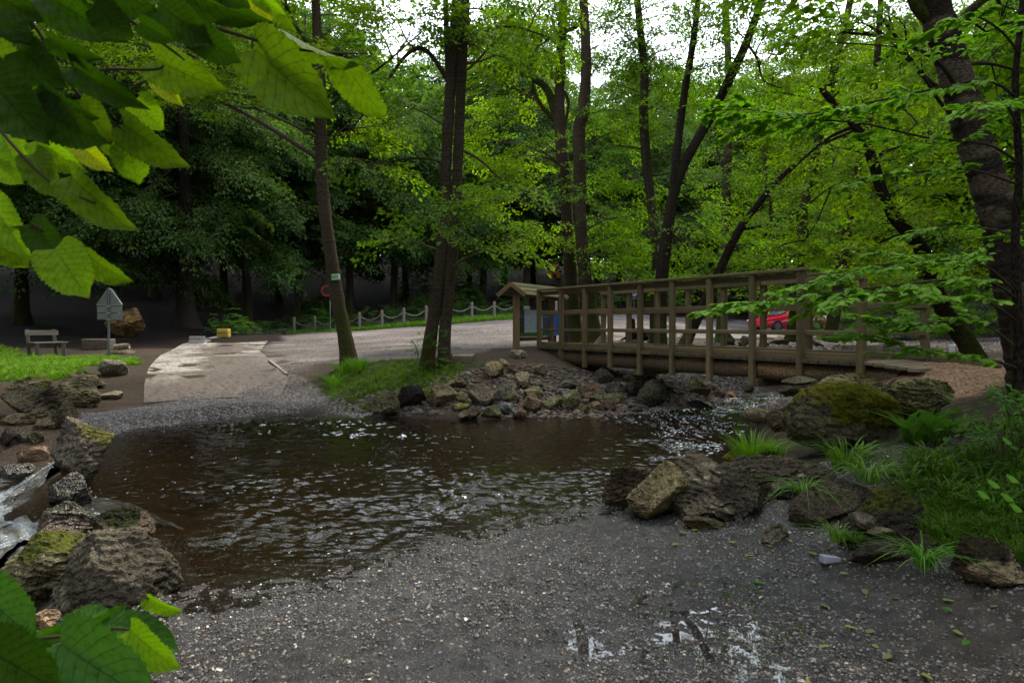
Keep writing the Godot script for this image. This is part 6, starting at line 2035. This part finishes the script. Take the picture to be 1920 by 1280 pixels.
func build_undergrowth() -> void:
	rng.seed = 15
	var lawn := [grass_tuft(16, 0.17, 0.010, 0.16, 0.6, 1), grass_tuft(14, 0.13, 0.013, 0.18, 0.9, 2)]
	scatter_grass("lawn_grass", "bright green grass of the lawn round the bench", z_lawn, 7000, lawn, Color(.16, .30, .028), 0.6, 1.25)
	scatter_grass("verge_grass", "green grass verge along the bollard fence", z_strip, 5200, lawn, Color(.15, .28, .03), 0.9, 1.9)
	scatter_grass("mound_grass", "short grass and moss on the mound under the alders", z_mound, 1500, lawn, Color(.10, .17, .022), 0.4, 0.9)
	var broad := [grass_tuft(13, 0.36, 0.021, 0.14, 1.1, 3), grass_tuft(11, 0.32, 0.023, 0.16, 1.4, 4)]
	scatter_grass("bank_grass", "dense broad-bladed grass on the right bank", plan([[1590, 5.2], [1690, 4.75], [1830, 4.1], [2100, 3.8], [2200, 5.6], [1830, 6.0], [1680, 5.9], [1590, 5.9]]), 260, broad, Color(.11, .22, .024), 0.5, 1.0)
	var low := [grass_tuft(14, 0.15, 0.009, 0.14, 0.9, 5)]
	scatter_grass("low_grass", "low dark grass at the right edge of the ford", plan([[1740, 4.0], [1830, 3.6], [2050, 3.3], [2100, 4.0], [1850, 4.4], [1740, 4.6]]), 420, low, Color(.10, .19, .022), 0.6, 1.2)
	var fresh := Color(.16, .33, .025)
	tuft("bright fine-bladed grass tuft at the stream's right edge", 1412, 868, 5.9, grass_tuft(240, 0.36, 0.007, 0.34, 0.75, 11), 0.95, fresh)
	tuft("smaller bright grass tuft right of the fine-bladed one", 1452, 858, 5.85, grass_tuft(110, 0.26, 0.007, 0.2, 1.0, 12), 0.85, fresh)
	tuft("grass tuft hanging down between the split boulder and the stained slab", 1508, 932, 4.75, grass_tuft(60, 0.34, 0.010, 0.10, 2.1, 13), 0.85, Color(.10, .25, .03))
	tuft("thin grass tuft on the front edge of the sloping slab", 1572, 1016, 3.95, grass_tuft(46, 0.24, 0.009, 0.10, 1.7, 14), 0.8, Color(.13, .25, .03))
	tuft("broad-bladed grass tuft drooping over the ford's edge", 1732, 1062, 3.5, grass_tuft(54, 0.30, 0.013, 0.10, 1.7, 15), 0.85, Color(.11, .26, .035))
	tuft("small feathery green cushion beside the thin grass tuft", 1602, 1012, 3.85, grass_tuft(90, 0.07, 0.004, 0.12, 1.0, 16), 0.9, Color(.10, .22, .03))
	tuft("pale grass tuft lying over the stained slab", 1632, 905, 4.7, grass_tuft(60, 0.34, 0.013, 0.18, 1.6, 17), 0.9, Color(.16, .29, .06))
	tuft("grass tuft in front of the big mossy boulder", 1590, 880, 5.4, grass_tuft(70, 0.36, 0.012, 0.3, 1.1, 18), 1.0, Color(.12, .25, .03))
	# plants along the mound, the bank and the fence
	var hang := Color(.12, .26, .025)
	for q in [[672, 694, 13.3, .55, "grass clump round the foot of the number-plate alder, right side"], [630, 725, 12.7, .5, "long grass clump hanging at the left end of the mound"], [645, 700, 13.4, .5, "grass clump round the foot of the number-plate alder, left side"], [833, 745, 12.4, .34, "small grass clump under the twin-trunked alder"], [903, 698, 13.0, .42, "dark grass tuft on the bank below the concrete step"]]:
		tuft(q[4], q[0], q[1], q[2], grass_tuft(170, 0.5, 0.010, 0.5, 0.9, int(q[0])), q[3] * 1.5, hang if q[0] < 880 else Color(.05, .14, .03))
	for q in [[705, 722, 12.4, .34, "low weeds in the middle of the grassy mound"], [762, 735, 12.2, .30, "low weeds on the mound left of the twin-trunked alder"], [790, 722, 12.3, .36, "leafy weeds in front of the twin-trunked alder"], [850, 715, 12.7, .30, "yellowish leafy weeds right of the twin-trunked alder"], [815, 752, 12.0, .26, "mossy weeds above the tan tilted boulder"], [680, 745, 12.2, .26, "mossy weeds at the water side of the mound"]]:
		bush("weed_clump", q[4], "weeds", P(q[0], q[1], q[2]), Vector3(q[3], q[3] * .8, q[3]), 26, "mid1", Color(.085, .16, .025), "weeds on the mound", 0.36)
	for q in [[810, 700, 12.95, "ivy shoots on the left trunk of the twin alder"], [846, 690, 12.9, "ivy shoots on the right trunk of the twin alder"], [822, 640, 12.9, "leafy shoots higher on the twin alder's trunks"], [788, 648, 12.9, "leafy side shoot left of the twin alder's trunks"], [1335, 640, 15.5, "small sapling leaves seen through the railing, right"], [1260, 632, 15.6, "leafy shoots at the foot of the forked tree"]]:
		bush("shoot", q[3], "shoots", P(q[0], q[1], q[2]) + Vector3.DOWN * .15, Vector3(.28, .55, .2), 12, "mid1", Color(.09, .19, .035), "leafy shoots on and near the trunks", 0.5)
	var i := 0
	var spots := ["behind the yellow barrier", "right of the yellow barrier", "left of the fence's first bollard", "behind the fence's first chain", "behind the number-plate alder, left side", "behind the number-plate alder, right side", "behind the third chain", "behind the fourth chain", "left of the twin alder at the fence", "right of the twin alder at the fence", "behind the right chains", "left of the information board"]
	for q in [[425, 30.5, .9, 1.3], [455, 31.5, .9, .9], [500, 35, 1.0, 1.0], [560, 40, 1.2, 1.0], [600, 37, .8, 1.5], [645, 40, 1.0, 1.1], [690, 39.5, 1.1, 1.4], [735, 40, 1.1, 1.3], [785, 41, 1.2, 1.7], [862, 42, 1.1, 1.3], [905, 43, 1.2, .9], [950, 43, 1.2, 1.2]]:
		bush("wild_shrub", "green nettles and herbs " + spots[i], "shrub", at(q[0], q[1]), Vector3(q[2], q[3], .7), 60, "mid2", Color(.10, .21, .05), "wild herbs along the road", 0.8)
		i += 1
	# understory at the dark forest edge
	i = 0
	var names := ["low dark bush in the gap left of the twin alder", "low dark bush right of the twin alder", "low green bush behind the round red-rimmed sign", "green bush behind the bridge's left posts", "bush on the slope above the red car", "green bush above the middle of the bridge", "lime bush behind the bent alder", "lime bush right of the mossy tree", "bush on the far slope behind the arching tree"]
	for q in [[790, 44, 1.6, 3.6], [870, 45, 1.6, 3.2], [610, 44, 1.6, 2.2], [1140, 46, 2.0, 3.0], [1420, 47, 2.2, 2.6], [1250, 47, 2.2, 3.0], [1560, 30, 2.0, 3.4], [1680, 27, 2.0, 3.6], [1790, 24, 2.0, 3.2]]:
		bush("understory_bush", names[i], "bush", at(q[0], q[1]), Vector3(q[2], q[3], 1.4), 90, "far1", Color(.085, .17, .035), "bushes at the forest edge", 0.6)
		i += 1
	# ferns by the mossy boulder
	for q in [[1716, 850, 5.9, .62, "fern with upright fronds right of the mossy boulder"], [1760, 838, 5.7, .5, "smaller fern below the long olive boulder"]]:
		rng.seed = int(q[0])
		var o := thing("fern", q[4], "fern", P(q[0], q[1], q[2]), "ferns on the right bank")
		for k in 7:
			var s := Shape.new()
			var a := TAU * k / 7.0 + rnd(-.3, .3)
			var dir := Vector3(cos(a), 0, sin(a))
			var sd := Vector3(-sin(a), 0, cos(a))
			var l: float = q[3] * rnd(.8, 1.1)
			for j in 34:
				var t := (j + 1) / 34.0
				var p := dir * l * .75 * t * t + Vector3.UP * l * (1.1 * t - .45 * t * t)
				var w := l * .17 * sin(PI * pow(t, .6)) + .01
				for sg in [-1.0, 1.0]:
					var b := s.add(p, Color(.10, .22, .04))
					s.add(p + sd * sg * w * .5 + dir * .006, Color(.10, .22, .04)); s.add(p + sd * sg * w + Vector3.DOWN * w * .3, Color(.09, .2, .035)); s.add(p + sd * sg * w * .5 - dir * .005, Color(.09, .2, .035))
					s.tri(b, b + 1, b + 2); s.tri(b, b + 2, b + 3)
			put("frond", s.mesh(), M.grass, o)


# ------------------------------------------------------------------ leaves close to the camera

func build_hazel() -> void:
	var blades := []
	for i in 3: blades.append(leaf_blade(0.78, [0.10, 0.18, 0.03][i], [0.25, 0.38, 0.12][i], 34, 0.05, 40 + i))
	var slim := leaf_blade(0.62, 0.2, 0.5, 34, 0.05, 47)
	var tones := {"d": M.hazel_shaded, "m": M.hazel_mid, "g": M.hazel_green, "l": M.hazel_light, "y": M.hazel_yellow}
	# base pixel, tip pixel, width (pixels), distance of base and tip, tone, roll
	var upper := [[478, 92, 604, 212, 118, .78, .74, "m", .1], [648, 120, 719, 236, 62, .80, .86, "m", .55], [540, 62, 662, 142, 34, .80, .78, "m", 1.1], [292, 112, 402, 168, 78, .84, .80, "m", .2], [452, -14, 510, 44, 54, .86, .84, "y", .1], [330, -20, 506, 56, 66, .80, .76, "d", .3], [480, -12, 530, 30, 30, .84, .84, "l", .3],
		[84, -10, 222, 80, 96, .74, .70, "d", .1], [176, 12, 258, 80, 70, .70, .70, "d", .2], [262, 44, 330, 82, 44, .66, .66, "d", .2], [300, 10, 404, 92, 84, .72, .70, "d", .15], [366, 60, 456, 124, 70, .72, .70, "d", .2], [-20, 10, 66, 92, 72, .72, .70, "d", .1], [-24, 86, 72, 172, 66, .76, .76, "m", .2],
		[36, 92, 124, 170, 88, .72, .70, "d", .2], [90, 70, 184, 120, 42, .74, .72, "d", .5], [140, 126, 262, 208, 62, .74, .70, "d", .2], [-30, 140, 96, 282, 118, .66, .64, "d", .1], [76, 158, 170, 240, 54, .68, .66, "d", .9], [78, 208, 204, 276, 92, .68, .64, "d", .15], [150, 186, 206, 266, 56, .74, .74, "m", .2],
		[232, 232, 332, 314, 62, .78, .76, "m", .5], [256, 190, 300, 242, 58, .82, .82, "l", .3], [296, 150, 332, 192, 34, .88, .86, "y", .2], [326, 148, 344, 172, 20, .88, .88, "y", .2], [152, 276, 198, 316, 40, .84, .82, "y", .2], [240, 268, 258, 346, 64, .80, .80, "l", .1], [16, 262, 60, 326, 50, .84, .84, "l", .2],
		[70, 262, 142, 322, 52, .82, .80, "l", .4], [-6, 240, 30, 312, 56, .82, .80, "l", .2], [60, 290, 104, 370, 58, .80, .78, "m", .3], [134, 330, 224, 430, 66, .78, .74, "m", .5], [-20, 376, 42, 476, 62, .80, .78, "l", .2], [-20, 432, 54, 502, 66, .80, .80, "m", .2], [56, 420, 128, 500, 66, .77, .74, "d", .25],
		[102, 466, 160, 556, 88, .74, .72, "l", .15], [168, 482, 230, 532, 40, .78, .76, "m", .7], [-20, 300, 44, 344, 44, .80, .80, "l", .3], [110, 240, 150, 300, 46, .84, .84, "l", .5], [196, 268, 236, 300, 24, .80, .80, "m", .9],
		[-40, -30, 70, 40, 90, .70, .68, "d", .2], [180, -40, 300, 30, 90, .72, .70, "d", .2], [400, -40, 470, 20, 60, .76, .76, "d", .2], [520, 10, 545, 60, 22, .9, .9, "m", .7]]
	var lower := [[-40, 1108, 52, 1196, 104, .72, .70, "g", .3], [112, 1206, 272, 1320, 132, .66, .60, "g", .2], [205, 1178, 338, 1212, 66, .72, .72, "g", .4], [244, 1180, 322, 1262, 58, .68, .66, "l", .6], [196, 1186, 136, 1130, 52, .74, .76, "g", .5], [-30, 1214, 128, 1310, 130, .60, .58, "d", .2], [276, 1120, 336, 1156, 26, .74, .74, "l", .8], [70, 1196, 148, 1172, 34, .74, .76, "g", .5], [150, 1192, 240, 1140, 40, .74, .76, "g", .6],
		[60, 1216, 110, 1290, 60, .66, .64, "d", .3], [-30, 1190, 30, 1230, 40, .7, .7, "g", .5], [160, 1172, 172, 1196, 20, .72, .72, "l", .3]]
	for set_ in [["overhanging hazel branches with large backlit leaves in the upper left corner", upper,
			[[[-30, -30, .74], [30, 14, .74], [72, 60, .74], [118, 140, .75], [165, 195, .76], [232, 245, .78], [296, 305, .79]], [[-10, 232, .80], [40, 290, .79], [100, 345, .78], [176, 380, .76]], [[200, 10, .72], [260, 50, .73], [330, 100, .76], [345, 112, .8]], [[400, 50, .74], [470, 72, .77], [545, 90, .78], [610, 98, .8], [690, 100, .84]],
				[[250, 160, .84], [290, 146, .86], [318, 148, .88], [335, 160, .88]], [[60, 420, .76], [120, 455, .77], [175, 482, .78]], [[200, 128, .76], [290, 130, .82], [310, 118, .84]], [[-20, 425, .8], [40, 425, .79], [62, 424, .76]]]],
			["hazel twig with broad green leaves in the lower left corner", lower, [[[-40, 1206, .70], [60, 1198, .72], [150, 1188, .72], [205, 1178, .72], [262, 1182, .70]], [[205, 1178, .72], [250, 1150, .74], [280, 1118, .74]], [[60, 1198, .72], [70, 1240, .67], [68, 1300, .62]]]]]:
		var o := thing("hazel_branch", set_[0], "branch", P(set_[2][0][0][0], set_[2][0][0][1], set_[2][0][0][2]), "hazel branches close to the camera")
		for t in set_[2]:
			var path := shifted(smooth_path(t, .75), o.position)
			var rad := PackedFloat32Array()
			for i in path.size(): rad.append(lerpf(.0022, .0010, float(i) / path.size()))
			var s := Shape.new()
			s.tube(path, rad, 6, null, 0, Color(.05, .04, .02))
			put("twig", s.mesh(true), M.twig, o)
		rng.seed = 3
		for q in set_[1]:
			var a := P(q[0], q[1], q[5])
			var b := a.lerp(P(q[2], q[3], q[6]), 0.86 if q[7] == "d" else 0.97)
			var y := b - a
			var l := y.length()
			var w: float = q[4] * (0.92 if q[7] == "d" else 1.06) * (q[5] + q[6]) * 0.5 / F
			var yd := y / l
			var toward := (EYE - (a + b) * 0.5).normalized()
			var zd := (toward - yd * toward.dot(yd)).normalized().rotated(yd, q[8] * (1.0 if int(q[0]) % 2 == 0 else -1.0))
			if zd.y > 0.0 and zd.y < 0.2: zd = zd.rotated(yd, 0.1)
			var xd := yd.cross(zd)
			var kind := int(absf(q[0])) % 3
			var m: ArrayMesh = blades[kind] if q[4] > l / ((q[5] + q[6]) * 0.5 / F) * 0.5 else slim
			var nat := 0.78 if m != slim else 0.62
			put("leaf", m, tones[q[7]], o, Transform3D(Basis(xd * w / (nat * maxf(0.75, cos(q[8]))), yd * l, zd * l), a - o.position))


# a young tree at the right edge: thin stem, and flat tiers of leafy boughs reaching over the bridge
func build_sapling() -> void:
	rng.seed = 19
	var o := thing("hazel_sapling", "young tree with flat tiers of bright leaves reaching left over the bridge", "tree", P(1912, 735, 5.0), "trees standing along the stream")
	var stem := smooth_path([[1912, 735], [1912, 640], [1906, 520], [1905, 420], [1912, 330], [1908, 230], [1905, 140], [1915, 40], [1925, -80]], 5.0)
	put("trunk", stem_mesh(shifted(stem, o.position), .038, .018, .3, Color(.045, .034, .027), 8), M.bark, o)
	var blade := [leaf_blade(0.6, 0.14, 0.16, 5, 0, 61), leaf_blade(0.64, 0.22, 0.28, 5, 0, 62)]
	var count := 0
	var rest: Array[Transform3D] = []
	var rest_tint := PackedColorArray()
	# tiers: bough path [px, py, distance], how far its side twigs reach (metres), leaves
	var tiers := [
		[[[1905, 180, 5.0], [1850, 150, 4.9], [1760, 165, 4.7], [1640, 190, 4.6], [1500, 215, 4.6], [1400, 205, 4.7], [1340, 208, 4.8]], .26, 110],
		[[[1905, 300, 5.0], [1850, 270, 4.9], [1740, 258, 4.7], [1620, 232, 4.7], [1520, 225, 4.7], [1420, 232, 4.8], [1390, 238, 4.8]], .22, 80],
		[[[1908, 345, 5.0], [1820, 318, 4.8], [1720, 322, 4.6], [1640, 330, 4.5], [1590, 345, 4.5]], .16, 46],
		[[[1905, 440, 5.0], [1850, 428, 5.3], [1780, 420, 5.5], [1700, 440, 5.6]], .24, 50],
		[[[1905, 560, 5.0], [1860, 530, 4.7], [1780, 525, 4.5], [1680, 535, 4.4], [1560, 548, 4.4], [1450, 562, 4.5], [1380, 570, 4.6], [1335, 580, 4.6]], .20, 120],
		[[[1903, 545, 5.0], [1840, 495, 4.9], [1740, 490, 4.8], [1640, 500, 4.8], [1560, 520, 4.9], [1500, 535, 5.0]], .30, 130],
		[[[1905, 600, 5.0], [1840, 560, 4.5], [1760, 555, 4.3], [1660, 548, 4.2], [1600, 556, 4.2], [1560, 566, 4.2]], .24, 90],
		[[[1908, 690, 5.0], [1860, 675, 4.8], [1780, 662, 4.7], [1700, 650, 4.6], [1640, 630, 4.6], [1580, 630, 4.7]], .20, 80],
		[[[1905, 650, 5.0], [1850, 610, 5.1], [1790, 600, 5.1], [1720, 610, 5.0], [1670, 600, 5.0]], .22, 60],
		[[[1910, 240, 5.0], [1890, 200, 4.4], [1860, 190, 4.0], [1820, 200, 3.8]], .18, 34],
		[[[1912, 100, 5.0], [1880, 60, 4.6], [1830, 30, 4.4], [1780, 40, 4.4]], .24, 44],
		[[[1905, 470, 5.0], [1890, 440, 5.8], [1830, 470, 6.0], [1740, 480, 6.2], [1640, 470, 6.3]], .30, 70]]
	for t in tiers:
		var path := smooth_path(t[0], 5.0, 6)
		var rad := PackedFloat32Array()
		for i in path.size(): rad.append(lerpf(.011, .003, float(i) / path.size()))
		var s := Shape.new()
		s.tube(shifted(path, o.position), rad, 6, nf, .2, Color(.045, .034, .026))
		var n := path.size()
		var tw: Array = []
		for k in int(t[2] / 4.0):
			var f: float = 0.18 + 0.82 * (k + rng.randf()) / (t[2] / 4.0)
			var i := mini(n - 2, int(f * (n - 1)))
			var p := path[i].lerp(path[i + 1], rng.randf())
			var dir := (path[i + 1] - path[i]).normalized()
			var side := dir.cross(Vector3.UP).normalized() * (1.0 if k % 2 == 0 else -1.0)
			var reach: float = t[1] * 1.7 * rnd(.4, 1.2) * (1.15 - .5 * f)
			var e := p + (side * .8 + dir * .7).normalized() * reach + Vector3.UP * rnd(-.10, .03) * reach * 2.0
			s.tube(PackedVector3Array([p - o.position, (p + e) * .5 + Vector3.UP * .01 - o.position, e - o.position]), PackedFloat32Array([.003, .002, .001]), 4, null, 0, Color(.05, .04, .025), false)
			tw.append([p, e])
		put("bough", s.mesh(true), M.twig, o)
		for k in int(t[2]) * 6:
			var g = tw[rng.randi() % tw.size()]
			var f := rnd(.1, 1.05)
			var p: Vector3 = g[0].lerp(g[1], f)
			var along: Vector3 = (g[1] - g[0]).normalized()
			var yd := along.rotated(Vector3.UP, (1.0 if k % 2 == 0 else -1.0) * rnd(.3, 1.2))
			yd = (yd + Vector3.UP * rnd(-.38, .16)).normalized()
			var zd := (Vector3.UP + Vector3(rnd(-.45, .45), 0, rnd(-.45, .45)))
			zd = (zd - yd * zd.dot(yd)).normalized()
			var l := rnd(.040, .084)
			var x := Transform3D(Basis(yd.cross(zd), yd, zd).scaled(Vector3.ONE * l), p - o.position)
			if count < 280 and l > .07:
				put("leaf", blade[count % 2], [M.sapling_leaf, M.sapling_leaf_dark][count / 2 % 2], o, x)
				count += 1
			else:
				rest.append(x)
				rest_tint.append(vary(Color(.20, .38, .045), .28))
	many("foliage", blade[0], M.leaf, rest, rest_tint, o)
	# brambles at the right edge below it
	var b := thing("bramble_bush", "leafy bramble shoots at the right edge above the tall grass", "bush", P(1880, 850, 4.6))
	var xf: Array[Transform3D] = []
	var tint := PackedColorArray()
	var st := Shape.new()
	for k in 22:
		var p := P(rnd(1800, 2000), rnd(715, 825), rnd(4.2, 5.4))
		st.tube(PackedVector3Array([P(1900 + rnd(-40, 60), 900, 4.7) - b.position, (p + P(1890, 820, 4.7)) * .5 + Vector3.UP * .08 - b.position, p - b.position]), PackedFloat32Array([.004, .003, .0015]), 4, null, 0, Color(.06, .06, .025), false)
		for j in 16:
			var q := p + Vector3(rng.randfn(), rng.randfn() * .35, rng.randfn()) * .10
			xf.append(Transform3D((Basis(Vector3.UP, rnd(0, TAU)) * Basis(Vector3.RIGHT, PI * .5 + rnd(-.6, .5))).scaled(Vector3.ONE * rnd(.04, .08)), q - b.position))
			tint.append(vary(Color(.09, .21, .035), .3))
	for q in [[1850, 935], [1895, 940], [1870, 915], [1905, 905], [1912, 960]]:
		xf.append(Transform3D(Basis(Vector3.RIGHT, -1.0).scaled(Vector3.ONE * .075), P(q[0], q[1], 3.7) - b.position))
		tint.append(Color(.13, .30, .03))
	put("stems", st.mesh(true), M.twig, b).set_meta("kind", "stuff")
	many("leaves", blade[0], M.leaf, xf, tint, b)
